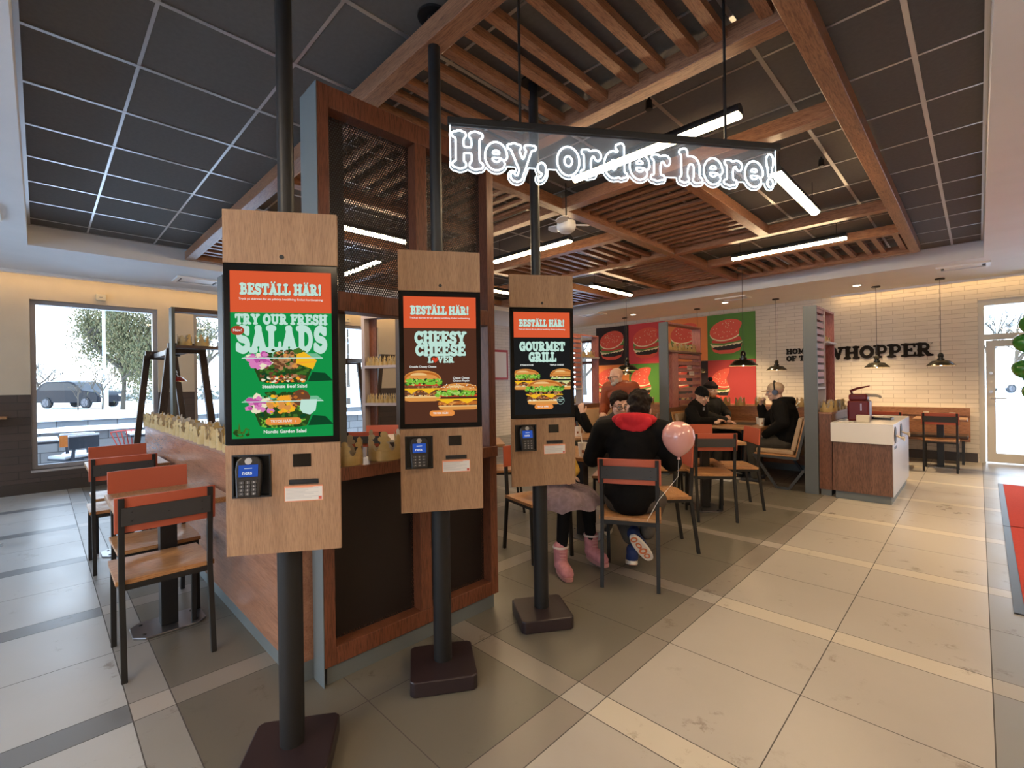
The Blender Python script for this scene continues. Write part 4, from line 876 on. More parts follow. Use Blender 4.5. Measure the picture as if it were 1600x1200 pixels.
# ---------------------------------------------------------------- tall dividers with louvres and shelves
GREYD=mat('divider_grey',(.095,.105,.11),.5)
WHT_EDGE=mat('pale_shelf_edge',(.42,.36,.34),.5)
def divider(x,label,mode,y0=6.42,L=.95,z1=2.22,board=True):
    t=thing('shelf_divider',label,'divider',(x,y0,0),0,'tall louvre dividers')
    MB().box(-.14,0,-.0,.03,0,z1).build('end_post',GREYD,t,bevel=.002)
    a=.42 if mode==0 else .50
    m=MB(); d0,d1=-.14,.0
    m.box(d0,d1,L-.02,L,.97,z1).box(d0,d1,.03,L-.02,z1-.025,z1); m.build('board_frame',DIVW,t)
    MB().box(d0,d1,.03,L,0.0,.97).build('base_panel',WALNUT_Z,t)
    if mode==0:
        MB().box(d0,d1,a-.01,a+.01,.97,z1-.025).build('upright',WHT_EDGE,t)
        s=MB(); z=1.30
        while z<z1-.06: s.box(d0+.015,d1-.01,.03,a-.01,z,z+.055); z+=.085
        s.build('louvre_slats',DIVW,t)
        MB().box(d0,d1+.002,.03,a-.01,1.235,1.262).build('shelf',WHT_EDGE,t)
        MB().box(d0-.02,d1+.03,a+.01,L-.02,1.80,1.822).build('shelf',WHT_EDGE,t)
        if board: MB().box(d0+.02,d0+.035,a+.01,L-.02,.97,1.80).build('back_board',DIVW,t)
    else:
        MB().box(d0-.02,d1+.02,.03,L-.02,1.785,1.81).build('shelf',mat('brown_shelf',(.25,.13,.08),.5),t)
        MB().box(d0+.02,d1-.015,.16,.36,.97,1.785).build('upright_board',DIVW,t)
        s=MB(); z=1.0
        while z<1.75: s.box(d0+.015,d1-.01,.38,L-.02,z,z+.055); z+=.10
        s.build('louvre_slats',DIVW,t)
    return t
divider(-1.34,'tall grey edged divider behind the white topped station',0)
divider(-3.19,'tall grey edged divider left of the two men in beanies',1,L=1.15)
divider(-5.03,'tall louvre divider right of the farthest kiosk screen',0,board=False)
for y,z,sx,l in ((7.12,1.565,.075,'upper small white plate on the louvres behind the beanie men'),(7.20,1.475,.085,'lower small white plate on the louvres behind the beanie men')):
    t=thing('small_sign',l,'sign',(-3.19,y,z)); MB().box(.0,.008,-sx,sx,-.032,.032).build('plate',mat('plate_white',(.62,.52,.48),.6),t,bevel=.003)
    m=MB()
    for k in range(5): m.box(.008,.0095,-sx*.75+k*sx*.32,-sx*.75+k*sx*.32+sx*.2,-.014,.014)
    m.build('grey_print',mat('print_faint',(.36,.30,.29),.6),t)
lw=thing('low_wall','walnut low wall lined with paper crowns behind the booths','low wall',(-6.9,7.86,0))
MB().box(0,5.38,0,.13,.1,.93).build('panel',WALNUT_X,lw); MB().box(0,5.39,-.01,.14,.93,.95).build('cap',WALNUT_X,lw,bevel=.003); MB().box(.02,5.36,.015,.115,0,.1).build('plinth',GREYP,lw)
lr=thing('low_wall','short walnut low wall holding crowns between divider and station','low wall',(-1.335,6.44,0))
MB().box(0,.125,0,1.45,.07,.945).build('panel',WALNUT_Z,lr); MB().box(-.003,.135,-.01,1.46,.945,.968).build('cap',WALNUT_Y,lr,bevel=.003); MB().box(.01,.115,.015,1.43,0,.07).build('plinth',GREYP,lr)
# ---------------------------------------------------------------- condiment station
st=thing('condiment_station','white topped walnut station with tissue holes','counter',(-1.2,6.34,0))
CORI=mat('white_solid_surface',(.70,.67,.63),.25); SIDEW=mat('pale_grey_laminate',(.50,.50,.54),.35)
MB().box(.012,.545,.02,1.53,.09,.645).build('cabinet',wood('walnut_station',(.22,.105,.06),(.13,.058,.032),'z',.42),st)
MB().box(0,.56,-.01,1.55,.645,.862).build('worktop',CORI,st,bevel=.004)
MB().box(.5455,.552,.015,1.535,.09,.644).build('side_panel',SIDEW,st)
MB().box(.03,.53,.05,1.50,0,.09).build('plinth',GREYP,st)
for y in (.10,.62):
    h=MB(); h.rings([[(.5605+dx,y+.075*math.cos(2*math.pi*k/24)*q,.745+.088*math.sin(2*math.pi*k/24)*q) for k in range(24)] for dx,q in ((0,1),(.006,1),(.006,.88))],caps=True); hh=h.build('waste_hole',mat('hole_black',(.006,.006,.006),.6),st)
    ts=MB(); r2=random.Random(int(y*100))
    ts.rings([[(.567+.07*a,y+.03+q*math.cos(2*math.pi*k/8)*r2.uniform(.7,1.2),.735-.03*a+q*.7*math.sin(2*math.pi*k/8)*r2.uniform(.7,1.2)) for k in range(8)] for a,q in ((0,.012),(.3,.02),(.55,.012),(1,.045))],caps=False); ts.build('tissue',mat('tissue_paper',(.70,.62,.50),.8),hh,smooth=60)
MB().box(.552,.554,.12,.30,.585,.612).build('finger_slot',BLACK,st)
pm=thing('sauce_dispenser','dark red sauce dispenser with a raised lever and grey spout','dispenser',(-1.0,6.82,.862))
MAR=mat('maroon_plastic',(.11,.005,.005),.35,spec=.35)
MB().box(-.105,.105,-.10,.10,.0,.235).build('body',MAR,pm,bevel=.02,seg=3)
MB().box(-.095,.085,-.085,.085,.235,.31).build('lid',MAR,pm,bevel=.02,seg=3)
MB().tube([(-.07,0,.31),(-.085,0,.345),(-.02,0,.375),(.10,-.02,.405)],[.013,.016,.014,.006],10).build('lever',MAR,pm,smooth=50)
MB().tube([(.06,-.03,.30),(.16,-.05,.295),(.20,-.055,.285),(.205,-.056,.262)],[.018,.016,.014,.012],12).build('spout',mat('spout_grey',(.28,.24,.20),.35),pm,smooth=50)
MB().box(.02,.035,-.1015,-.0995,.12,.2).build('level_window',mat('lilac_strip',(.35,.30,.42),.3),pm)
npk=thing('napkin_holder','small cream napkin block in front of the red dispenser','napkins',(-.93,6.55,.862)); MB().box(-.06,.06,-.035,.035,0,.08).build('napkin_stack',mat('cream_paper',(.66,.58,.45),.8),npk,bevel=.006)
pn=MB()
for i in range(9): pn.box(-.06,.06,-.0355,.0355,.008*i+.003,.008*i+.0042)
pn.build('folds',mat('cream_fold',(.48,.41,.31),.8),npk)
tr=thing('paper_tray','dark serving tray with crumpled paper on the station','tray',(-.88,7.15,.862)); MB().box(-.15,.15,-.11,.11,0,.008).box(-.15,.15,-.11,-.10,.008,.022).box(-.15,.15,.10,.11,.008,.022).box(-.15,-.14,-.11,.11,.008,.022).box(.14,.15,-.11,.11,.008,.022).build('tray_base',BLACK,tr)
MB().rings([[(.05+q*math.cos(k),q*math.sin(k)*.8,.008+z+.006*math.sin(3*k)) for k in [2*math.pi*i/14 for i in range(14)]] for q,z in ((.085,0),(.08,.012),(.04,.02))]).build('crumpled_paper',mat('cream_paper',(.66,.58,.45),.8),tr,smooth=60)
lf=thing('receipt_paper','thin white paper sheet lying by the napkin block','paper',(-1.08,6.5,.8622),R(12)); MB().box(-.07,.07,-.05,.05,0,.0015).build('sheet',mat('white_paper',(.72,.70,.66),.7),lf)
# ---------------------------------------------------------------- banquette and LED line on the brick wall
LED=emis('led_line_warm',(1,.66,.30),9)
def banq(x0,x1,label):
    t=thing('wall_banquette',label,'bench',(x0,YB,0),0,'wall banquettes'); w=x1-x0
    b=MB().box(0,w,-.085,-.06,.32,.862); b.build('back_panel',WALNUT_X,t); MB().box(0,w,-.105,-.085,.74,.862).build('top_rail',WALNUT_X,t)
    MB().box(0,w,-.48,-.085,.37,.395).build('seat_board',WALNUT_X,t); MB().box(.02,w-.02,-.47,-.09,.395,.45).build('seat_cushion',mat('dark_brown_vinyl',(.05,.03,.022),.4),t,bevel=.015)
    for x in (.08,w-.08):
        f=MB(); f.bar((x,-.44,0),(x,-.40,.37),.03,.03).bar((x,-.16,0),(x,-.12,.37),.03,.03).bar((x,-.42,.36),(x,-.1,.36),.03,.02); f.build('leg_frame',BLACK,t)
    MB().box(.02,w-.02,-.055,-.035,.80,.806).build('led_strip',LED,t)
banq(-1.36,-.10,'walnut wall bench with a warm LED line beside the glazed door')
banq(-7.0,-1.5,'long walnut wall bench with a warm LED line under the burger panels')
# ---------------------------------------------------------------- pendant lamps
SHADE=mat('dark_bronze_enamel',(.022,.02,.014),.22,.5); INN=mat('shade_inside_cream',(.75,.62,.40),.4); BULB=emis('warm_bulb',(1,.70,.38),110)
def pendant(x,y,z,label,top=HS,s=1.0,shade=None):
    t=thing('pendant_lamp',label,'pendant lamp',(x,y,z),0,'dark pendant lamps'); H=top-z
    MB().lathe([(.175*s,0),(.172*s,.008),(.105*s,.075*s),(.045*s,.085*s)],n=28,caps=False).build('shade',shade or SHADE,t,smooth=50)
    MB().lathe([(.17*s,.001),(.10*s,.07*s),(.0,.078*s)],n=28,caps=False).build('shade_lining',INN,t,smooth=50)
    MB().lathe([(.0,.08*s),(.045*s,.085*s),(.045*s,.11*s),(.03*s,.115*s),(.03*s,.135*s),(.038*s,.14*s),(.03*s,.18*s),(.012,.20*s),(0,.20*s)],n=18,caps=False).build('socket',SHADE,t,smooth=40)
    MB().tube([(0,0,.19*s),(0,0,H)],.0035,6).build('cord',BLACK,t)
    MB().cyl((0,0),.06,H-.02,H,20).build('canopy',BLACK,t,smooth=40)
    MB().ball((0,0,.03),.03,12).build('bulb',BULB,t,smooth=60)
    return t
for x,l in ((-.41,'dark pendant lamp closest to the glazed door'),(-1.195,'dark pendant lamp hanging over the big black wordmark'),(-2.70,'dark pendant lamp between the burger panels and the tall divider'),(-4.20,'dark pendant lamp half hidden by the divider near the beanie men'),(-5.94,'dark pendant lamp hanging behind its nearer twin by the bald man')): pendant(x,9.8,1.535,l)
pendant(-2.42,7.2,1.56,'large black pendant lamp over the table of the beanie men',top=2.985,s=1.12)
pendant(-4.33,7.2,1.555,'black pendant lamp near the head of the bald man in a rust jacket',top=HC,s=1.12)
# ---------------------------------------------------------------- lamp trestles behind the half wall
DKW=wood('very_dark_wood',(.045,.025,.017),(.025,.014,.010),'z',.5)
def trestle(x0,x1,y,label,zt,lamp_label,col):
    t=thing('lamp_trestle',label,'lamp stand',(x1,y,0))
    for x in (0,x0-x1):
        m=MB()
        for s in (-1,1): m.bar((x,s*.34,0),(x,s*.15,zt),.07,.06,up=(1,0,0))
        m.box(x-.035,x+.035,-.17,.17,zt-.05,zt+.06); m.build('leg_frame',DKW,t,bevel=.003)
    MB().box(x0-x1,0,-.08,.08,zt-.03,zt+.03).build('crossbeam',mat('beam_grey_blue',(.16,.15,.15),.4),t)
    p=pendant(x1+(x0-x1)*.42,y,zt-.36,lamp_label,top=zt-.03,s=.72,shade=col)
trestle(-7.95,-6.38,1.18,'dark slanted leg lamp trestle behind the half wall at the left window',1.80,'small red shaded lamp hanging inside the left lamp trestle',mat('red_enamel',(.25,.02,.012),.25))
trestle(-8.2,-6.85,4.05,'dark slanted leg lamp trestle seen right of the first kiosk',1.80,'small dark lamp hanging in the farther lamp trestle',None)
# ---------------------------------------------------------------- screen frame standing on the half wall
sf=thing('open_divider','open dark framed divider with a crown shelf behind the half wall','divider',(-6.06,.995,0)); DR=mat('dark_brown_frame',(.06,.03,.022),.5)
MB().box(-.14,0,0,.03,0,2.22).build('end_post',mat('post_grey_green',(.07,.085,.08),.5),sf); MB().box(-.14,0,1.35,1.40,0,2.22).build('far_post',DR,sf)
MB().box(-.14,0,.03,1.35,2.175,2.22).build('top_rail',DR,sf); MB().box(-.16,.02,.03,1.35,1.785,1.815).build('shelf',DR,sf); MB().box(-.14,0,.03,1.35,0,.95).build('base_panel',WALNUT_Z,sf)
divider(-4.10,'tall louvre divider behind the half wall, left of the first kiosk',0,y0=.995,L=.78,board=False)
g=thing('shelf_unit','grey shelf unit with two rows of crowns seen through the partition gap','shelf',(-6.25,3.25,0),math.atan2(.27,.54))
GW=mat('lilac_grey_edge',(.36,.31,.32),.5)
MB().box(0,.05,0,.16,0,2.36).build('post',GW,g); MB().box(.57,.66,-.02,.16,0,2.36).build('post',mat('post_dark_brown',(.06,.045,.04),.5),g)
for z,n_ in ((2.31,'top_rail'),(1.60,'shelf'),(1.07,'shelf')): MB().box(.05,.57,0,.16,z,z+.04).build(n_,GW,g)
MB().box(.05,.16,.12,.15,.0,2.31).build('side_board',REDWOOD,g)
# ---------------------------------------------------------------- paper crowns
def crown_mesh(name,seed,r=.072,h=.132):
    q=random.Random(seed); m=MB(); n=6; zb=.045
    P=lambda a,z,rr:(rr*math.cos(a),rr*math.sin(a),z)
    for mi,rr in ((0,r),(1,r-.0012)):
        for k in range(n):
            a0=2*math.pi*k/n; st=2*math.pi/n
            for i in range(6):
                a,b=a0+st*i/6,a0+st*(i+1)/6; m.q(P(a,0,rr),P(b,0,rr),P(b,zb,rr),P(a,zb,rr),mi=mi)
            big=k%2==0; H=h if big else h*.86; c=a0+st/2
            # hump with a clover tip, outline in (angle offset*r, z)
            q_=(H-.132)
            half=[(st*r*.5,zb),(st*r*.45,zb+.001),(st*r*.38,zb+.007),(st*r*.29,zb+.015),(.021,.072),(.0105,.083+q_)]
            half+=[(.0105,.087+q_),(.020,.0865+q_),(.0265,.093+q_),(.027,.102+q_),(.020,.109+q_),(.0125,.109+q_),(.0155,.116+q_),(.014,.126+q_),(.006,.132+q_)]
            pts=half+[(-x,z) for x,z in half[::-1]]
            # strip faces between mirrored points so the curve of the paper is kept
            nh=len(half); base=len(m.v)
            for x,z in half: m.v+= [P(c-x/r,z,rr),P(c,z,rr),P(c+x/r,z,rr)]
            for i in range(nh-1):
                b=base+3*i
                m.f+=[(b,b+1,b+4,b+3),(b+1,b+2,b+5,b+4)]; m.m+=[mi,mi]
    me=m.build(name,[CRW_O,CRW_I],None,smooth=70,fixn=False); d=me.data; bpy.data.objects.remove(me); return d
CRW_O=mottle(mat('gold_card',(.55,.38,.15),.5,.1),(.62,.46,.21),(.47,.31,.10),22,3); CRW_I=mat('pale_card_inside',(.50,.46,.40),.7)
for c_ in (CRW_O,CRW_I):
    b_=c_.node_tree.nodes['Principled BSDF']; N=c_.node_tree.nodes; L=c_.node_tree.links; tl=N.new('ShaderNodeBsdfTranslucent'); tl.inputs[0].default_value=(.8,.62,.36,1); mx=N.new('ShaderNodeMixShader'); mx.inputs[0].default_value=.3
    L.new(b_.outputs[0],mx.inputs[1]); L.new(tl.outputs[0],mx.inputs[2]); L.new(mx.outputs[0],N['Material Output'].inputs[0])
CM=[crown_mesh('paper_crown',i) for i in range(2)]
def crown(x,y,z,label,group,s=1.0,sq=1.0):
    o=bpy.data.objects.new('paper_crown_hat',CM[rnd.randint(0,1)]); COL.objects.link(o); o.location=(x,y,z); o.rotation_euler=(0,0,rnd.uniform(0,6.28)); o.scale=(s*sq,s/sq if sq!=1 else s,s)
    tag(o,label,'paper crown',group); return o
hwl='gold paper crown in the crowded row on the long half wall'
i=0; xx=-6.22
while xx<-3.15:
    crown(xx,.835,.9702,hwl,'crowns along the half wall',rnd.uniform(.92,1.12)); 
    if i%3!=1 : crown(xx+.06,.952 if xx>-3 else .955,.9702,hwl,'crowns along the half wall',rnd.uniform(.75,.85))
    xx+=.152; i+=1
for x,l in ((-2.9,hwl),(-2.7,hwl)): crown(x,.87,.9702,l,'crowns along the half wall')
for y,l,s in ((1.045,'gold crown at the near end of the partition ledge, right of the first kiosk',1.0),(1.245,'widest gold crown in the middle of the partition ledge',1.12),(1.385,'gold crown on the partition ledge touching the second kiosk',1.0)): crown(-2.165,y,.9752,l,'crowns on the partition ledge',s)
for y in (1.12,1.28,1.52,1.68,1.9,2.08): crown(-6.13,y,1.8152,'gold crown on the shelf of the open dark divider behind the half wall','crowns on the open divider',.95)
for z in (1.6402,1.1102):
    for k in range(7):
        u=.085+.072*k; a=math.atan2(.27,.54); crown(-6.25+u*math.cos(a)-.05*math.sin(a),3.25+u*math.sin(a)+.05*math.cos(a),z,'gold crown on the grey shelf unit %s'%('upper shelf' if z>1.5 else 'lower shelf'),'crowns on the grey shelf unit',.52).scale=(.55,.55,1.0)
for x in (-3.9,-3.62,-3.3,-2.95,-2.72,-2.42,-2.18,-2.0,-1.85,-1.66,-4.3,-4.6,-4.9,-5.3,-6.0,-6.35): crown(x,7.925,.9502,'gold crown on the low wall behind the booths','crowns on the low wall behind the booths',1.05)
for y in (6.53,6.70,6.88,7.06,7.25): crown(-1.27,y,.9682,'gold crown in the row on the short low wall beside the white station','crowns beside the station',1.0,1.0)
for y in (6.96,7.08,7.26): crown(-1.41,y,1.8222,'gold crown on the shelf of the divider behind the station','crowns on the station divider',.62)
for y in (6.55,6.72,6.89,7.06,7.23,7.38): crown(-3.26,y,1.8102,'gold crown on the top shelf of the divider near the beanie men','crowns on the middle divider',.95)
for y in (6.93,7.08,7.23): crown(-5.10,y,1.8222,'gold crown on the shelf of the divider by the third kiosk','crowns on the far divider',.85)
# ---------------------------------------------------------------- burger artwork panels
AR=dict(blk=(36,22,30),pink=(205,66,76),org=(228,138,78),grn=(78,132,52),red=(176,60,60))
AM={k:mat('art_'+k,srgb(*v),.6) for k,v in AR.items()}
BR=mat('art_bun_red',srgb(224,92,76),.6); BW=mat('art_cream',srgb(238,226,190),.6); BG=mat('art_leaf',srgb(96,140,66),.6); BK=mat('art_patty',srgb(34,28,26),.6); BT=mat('art_tomato',srgb(206,70,62),.6)
def art(x0,x1,z0,z1,key,bite,label,cx=.5,cy_=.5,s=1.0):
    t=thing('wall_art',label,'picture',((x0+x1)/2,YB,(z0+z1)/2),0,'burger panels on the back wall')
    W_,H_=(x1-x0)/2-.002,(z1-z0)/2-.002
    MB().box(-W_,W_,-.014,0,-H_,H_).build('board',AM[key],t)
    m=MB(); ms=[BR,BW,BG,BK,BT]; k=[0]; ox=(cx-.5)*2*W_; oz=(cy_-.5)*2*H_; u=.36*s
    bt=lambda px,pz:(min(px,bite[0]-.10*math.cos((pz-bite[1])*5)) if bite else px)
    def poly(pts,mi):
        k[0]+=1; y=-.0145-.0006*k[0]; m.q(*[(ox+bt(px,pz)*u,y,oz+pz*u) for px,pz in pts],mi=mi)
    E=lambda cx_,cz,rx,rz,a0=0,a1=360,tilt=.12,n=26:[(cx_+rx*math.cos(R(a)),cz+rz*math.sin(R(a))+tilt*rx*math.cos(R(a))) for a in [a0+(a1-a0)*i/n for i in range(n+(a1-a0<360))]]
    poly([(-.92,-.55),(.86,-.45),(.74,-.82),(.3,-1.0),(-.4,-1.0),(-.8,-.85)],0)
    poly([(-.88,-.5),(.84,-.4),(.78,-.66),(.2,-.78),(-.5,-.78),(-.8,-.7)],3)
    poly([(-1.0,-.36),(-.9,-.52)]+[(-.9+.12*i,-.58-.05*(i%2)+.012*i) for i in range(15)]+[(.98,-.34),(.9,-.25)],1)
    poly([(-.98,-.2),(.9,-.12),(.86,-.32),(-.3,-.5),(-.9,-.42)],2)
    poly([(-.92,-.12),(.94,-.02),(.9,-.24),(-.2,-.38),(-.86,-.32)],4)
    poly([(-1.0,.0)]+[(-1.0+.13*i,-.16-.05*(i%2)+.014*i) for i in range(16)]+[(1.02,.3),(.9,.3)],2)
    poly(E(-.03,.33,.98,.56,180,362),1)
    poly(E(-.03,.44,.98,.60),0)
    r=random.Random(len(label)*7+int(x0*10))
    m2=k[0]+1; k[0]=m2
    for i in range(38 if not bite else 30):
        a,q=r.uniform(0,6.28),math.sqrt(r.random())*.82; px,pz=-.03+.98*q*math.cos(a),.44+.58*q*math.sin(a)+.12*q*math.cos(a); 
        if bite and px>bite[0]-.16: continue
        y=-.0145-.0006*m2; w=.028
        m.q(*[(ox+(px+dx)*u,y,oz+(pz+dz)*u) for dx,dz in ((-w,-w*.4),(w*.3,-w),(w,w*.4),(-w*.3,w))],mi=1)
    m.build('burger_print',ms,t,fixn=False)
XA=[-7.20,-6.22,-5.24,-4.25,-3.26]; ZA=[.86,1.80,2.79]
art(XA[0],XA[1],ZA[1],ZA[2],'blk',None,'burger print on black, top left of the wall panels')
art(XA[1],XA[2],ZA[1],ZA[2],'pink',(.86,.5),'burger print with a small bite on deep pink')
art(XA[2],XA[3],ZA[1],ZA[2],'org',(.7,.45),'burger print on orange, mostly behind the grey divider')
art(XA[3],XA[4],ZA[1],ZA[2],'grn',(.78,.2),'burger print on bright green, top right of the wall panels',cx=.42)
art(XA[0],XA[1],ZA[0],ZA[1],'org',(.5,.3),'burger print on orange behind the bald man',cx=.4)
art(XA[1],XA[2],ZA[0],ZA[1],'grn',(.42,.3),'half eaten burger print on green between bald man and divider',cx=.42)
art(XA[2],XA[3],ZA[0],ZA[1],'blk',(.3,.3),'burger print on black behind the divider louvres',cx=.42)
art(XA[3],XA[4],ZA[0],ZA[1],'red',(.05,.3),'nearly finished burger print on red above the men in beanies',cx=.42,cy_=.45,s=.9)
po=thing('framed_poster','small red framed poster on the white brick side wall','poster',(XW,8.44,1.85)); MB().box(0,.03,-.30,.30,-.39,.39).build('frame',mat('poster_red',(.35,.03,.035),.5),po); MB().box(.028,.033,-.24,.24,-.33,.33).build('print',mat('poster_paper',(.7,.66,.62),.6),po)
# black lettering on the brick wall
LB=mat('sign_black',(.009,.006,.005),.7,spec=.2)
def letters(t,h,x,z,label,sq,sp=-.02,d=.03):
    L,w=word(t,h,sp,sq,True); o=thing('wall_lettering',label,'wall lettering',(x,YB,z))
    for ch,l in zip(t.replace(' ',''),L): 
        m=MB(); add_slab(m,l,lambda X,Y,Z:(X,-Z,Y),d); m.build('letter',LB,o)
    return w
letters('HOME',.105,-2.70,1.855,'small black word on the brick wall, upper of two lines left of the divider',.92)
letters('OF THE',.105,-2.70,1.715,'small black words on the brick wall, lower of two lines left of the divider',.92)
letters('WHOPPER',.225,-2.06,1.715,'big black wordmark on the brick wall right of the divider',.97,-.06)
rg=MB().rings([[(q*math.cos(2*math.pi*k/16),y,q*math.sin(2*math.pi*k/16)) for k in range(16)] for q,y in ((.012,0),(.012,-.01),(.008,-.01),(.008,0))],caps=False).build('registered_mark',LB,None,loc=(-.55,YB,1.93)); tag(rg,'tiny black ring mark after the big wordmark','wall mark')
# ---------------------------------------------------------------- red entrance mat, wall boxes, ledge
mt=thing('entrance_mat','red entrance mat with a black rubber border by the glazed door','mat',(.13,3.9,0),R(-.35)); 
MB().box(0,1.25,0,2.2,0,.008).box(0,1.25,2.215,4.6,0,.008).build('rubber_border',BLACK,mt); rm=mottle(mat('red_carpet',(.33,.024,.013),.95),(.36,.027,.015),(.29,.02,.011),60,2)
MB().box(.045,1.205,.045,2.19,.008,.013).box(.045,1.205,2.225,4.555,.008,.013).build('red_pile',rm,mt)
for y,l in ((.63,'small white device box over the left window'),(4.3,'small white device box over the window seen between the kiosks')):
    t=thing('wall_device',l,'wall device',(XW,y,2.66)); MB().box(0,.045,-.055,.055,-.045,.045).build('housing',mat('cream_plastic',(.62,.55,.42),.4),t,bevel=.006); MB().box(.045,.048,-.018,.018,-.006,.006).build('button',mat('grey_dot',(.25,.24,.22),.5),t)
le=thing('wall_ledge','short wooden ledge on the dark wall tiles at the left picture edge','ledge',(XW,-.55,1.0)); MB().box(0,.25,-.30,.26,0,.03).build('board',OAKT,le,bevel=.004); MB().box(0,.2,-.2,-.17,-.1,0).box(0,.2,.1,.13,-.1,0).build('bracket',BLACK,le)
# small things on tables
def cup(x,y,z,label,s=1,straw=False,col=(.72,.66,.58)):
    t=thing('paper_cup',label,'cup',(x,y,z)); MB().lathe([(0,0),(.028*s,0),(.038*s,.10*s),(.040*s,.10*s),(.036*s,.098*s),(.03*s,.012),(0,.012)],n=20,caps=False).build('cup_body',mat('cup_cream',col,.5),t,smooth=50)
    b=MB().rings([[((.0285+z_*.1+.0006)*s*math.cos(a),(.0285+z_*.1+.0006)*s*math.sin(a),z_*s) for a in [R(-70+30*i/6) for i in range(7)]] for z_ in (.03,.052)],closed=False,caps=False); b.build('printed_mark',mat('brown_print',(.25,.08,.03),.6),t)
    if straw: MB().tube([(.0,0,.015),(-.02,.015,.10),(-.045,.03,.19)],.0035,8).build('straw',mat('straw_white',(.72,.68,.66),.5),t,smooth=40)
    return t
cup(-2.33,3.17,.74,'paper cup with a straw beside the farthest kiosk',1.15,True)
cup(-2.16,7.0,.742,'small white fries cup on the booth table tray',1.0); cup(-2.06,6.78,.742,'pink cup next to the man wearing headphones',1.0,False,(.65,.25,.28))
tr=thing('serving_tray','dark tray on the booth table in front of the headphone man','tray',(-2.3,6.98,.742)); MB().box(-.16,.16,-.2,.2,0,.006).build('tray_base',BLACK,tr,bevel=.002); tr.location=(-2.34,7.0,.742)
pp=thing('paper_sheet','crumpled cream paper on the table by the cup','paper',(-2.22,3.13,.742),R(20)); MB().rings([[(q*math.cos(k),q*math.sin(k)*.7,z+.008*math.sin(3*k)) for k in [2*math.pi*i/14 for i in range(14)]] for q,z in ((.06,0.008),(.07,.012),(.03,.016))]).build('sheet',mat('cream_paper',(.66,.58,.45),.8),pp,smooth=60)
for x,y,l in ((-.28,9.5,'white cup on the small table by the door'),(-.58,9.66,'white cup on the far side of the small table by the door')): cup(x,y,.74,l,.9)
cup(-3.27,4.35,.74,'red and white cup in front of the person raising a hand',1.1,False,(.70,.3,.26))
table((-3.38,4.33),.6,.5,.85,'table below the person raising a hand beside the third kiosk')
# pink balloon
bl=thing('balloon','round pale pink balloon beside the seated man in the hoodie','balloon',tuple(Vector((0,0,EYE))+(_f+_r*((1060-800)/FPX)+_u*((600-684)/FPX))*3.0))
PB=mat('pink_rubber',(.62,.30,.27),.22,coat=.4)
MB().lathe([(.0,-.125),(.012,-.122),(.03,-.11),(.065,-.082),(.092,-.04),(.102,.005),(.094,.05),(.068,.085),(.03,.103),(0,.107)],n=36,caps=False).build('skin',PB,bl,smooth=80)
MB().lathe([(0,-.12),(.006,-.122),(.011,-.138),(.004,-.136),(0,-.128)],n=12,caps=False).build('knot',PB,bl,smooth=60)
MB().tube([(0,0,-.13),(-.01,.01,-.25),(-.10,-.08,-.4),(-.13,-.18,-.52)],.0015,5).build('string',mat('white_string',(.7,.68,.66),.7),bl)
# green balloon cluster by the door
GB=mat('green_rubber',(.03,.22,.025),.2,coat=.4)
for x,y,z,l in ((.50,9.3,2.04,'topmost green balloon at the right picture edge'),(.44,9.3,1.80,'second green balloon down at the right picture edge'),(.43,9.35,1.45,'big low green balloon at the right picture edge'),(.52,9.3,1.14,'lowest green balloon at the right picture edge')):
    t=thing('balloon',l,'balloon',(x,y,z),0,'green balloons by the door'); MB().lathe([(0,-.13),(.03,-.118),(.08,-.085),(.11,-.03),(.118,.02),(.1,.075),(.05,.115),(0,.125)],n=28,caps=False).build('skin',GB,t,smooth=80); MB().lathe([(0,-.125),(.007,-.13),(.012,-.148),(0,-.14)],n=10,caps=False).build('knot',GB,t,smooth=60)
    MB().tube([(0,0,-.14),(.04+(.43-x),0,-z/2),(.10+(.43-x),0,-z+.0)],.0015,5).build('string',MATS['white_string'],t)
# ---------------------------------------------------------------- people: volumes fused into one continuous surface
class Blob:
    def __init__(s): s.mb=MB()
    def cap(s,p,q,r1,r2=None,n=12):
        r2=r1 if r2 is None else r2; p,q=Vector(p),Vector(q)
        d=q-p; L=d.length
        if L<1e-4: return s.ell(p,r1)
        d/=L; u=d.orthogonal().normalized(); w=d.cross(u); R_=[]
        for c,r,a0,a1 in ((p,r1,-88,0),(q,r2,0,88)):
            for i in range(5):
                a=R(a0+(a1-a0)*i/4); R_.append([c+d*(r*math.sin(a))+(u*math.cos(t)+w*math.sin(t))*(r*math.cos(a)) for t in [2*math.pi*k/n for k in range(n)]])
        s.mb.rings(R_); return s
    def chain(s,pts,rs):
        for i in range(len(pts)-1): s.cap(pts[i],pts[i+1],rs[i],rs[i+1])
        return s
    def ell(s,c,r,M=None,n=14):
        k=len(s.mb.v); r=r if isinstance(r,(tuple,list)) else (r,)*3; s.mb.ball((0,0,0),r,n)
        for i in range(k,len(s.mb.v)):
            v=Vector(s.mb.v[i]); v=(M@v) if M is not None else v; s.mb.v[i]=tuple(v+Vector(c))
        return s
    def build(s,name,m,parent,vox=.008,sm=4,flat=False):
        o=s.mb.build('tmp',m,None); r=o.modifiers.new('r','REMESH'); r.mode='VOXEL'; r.voxel_size=vox; r.use_smooth_shade=True
        if sm: k=o.modifiers.new('s','SMOOTH'); k.factor=.5; k.iterations=sm
        bpy.context.view_layer.update(); me=bpy.data.meshes.new_from_object(o.evaluated_get(bpy.context.evaluated_depsgraph_get())); bpy.data.objects.remove(o)
        me.name=name; me.materials.clear(); me.materials.append(m); me.polygons.foreach_set('use_smooth',[True]*len(me.polygons))
        o=bpy.data.objects.new(name,me); COL.objects.link(o)
        if parent: o.parent=parent
        return o
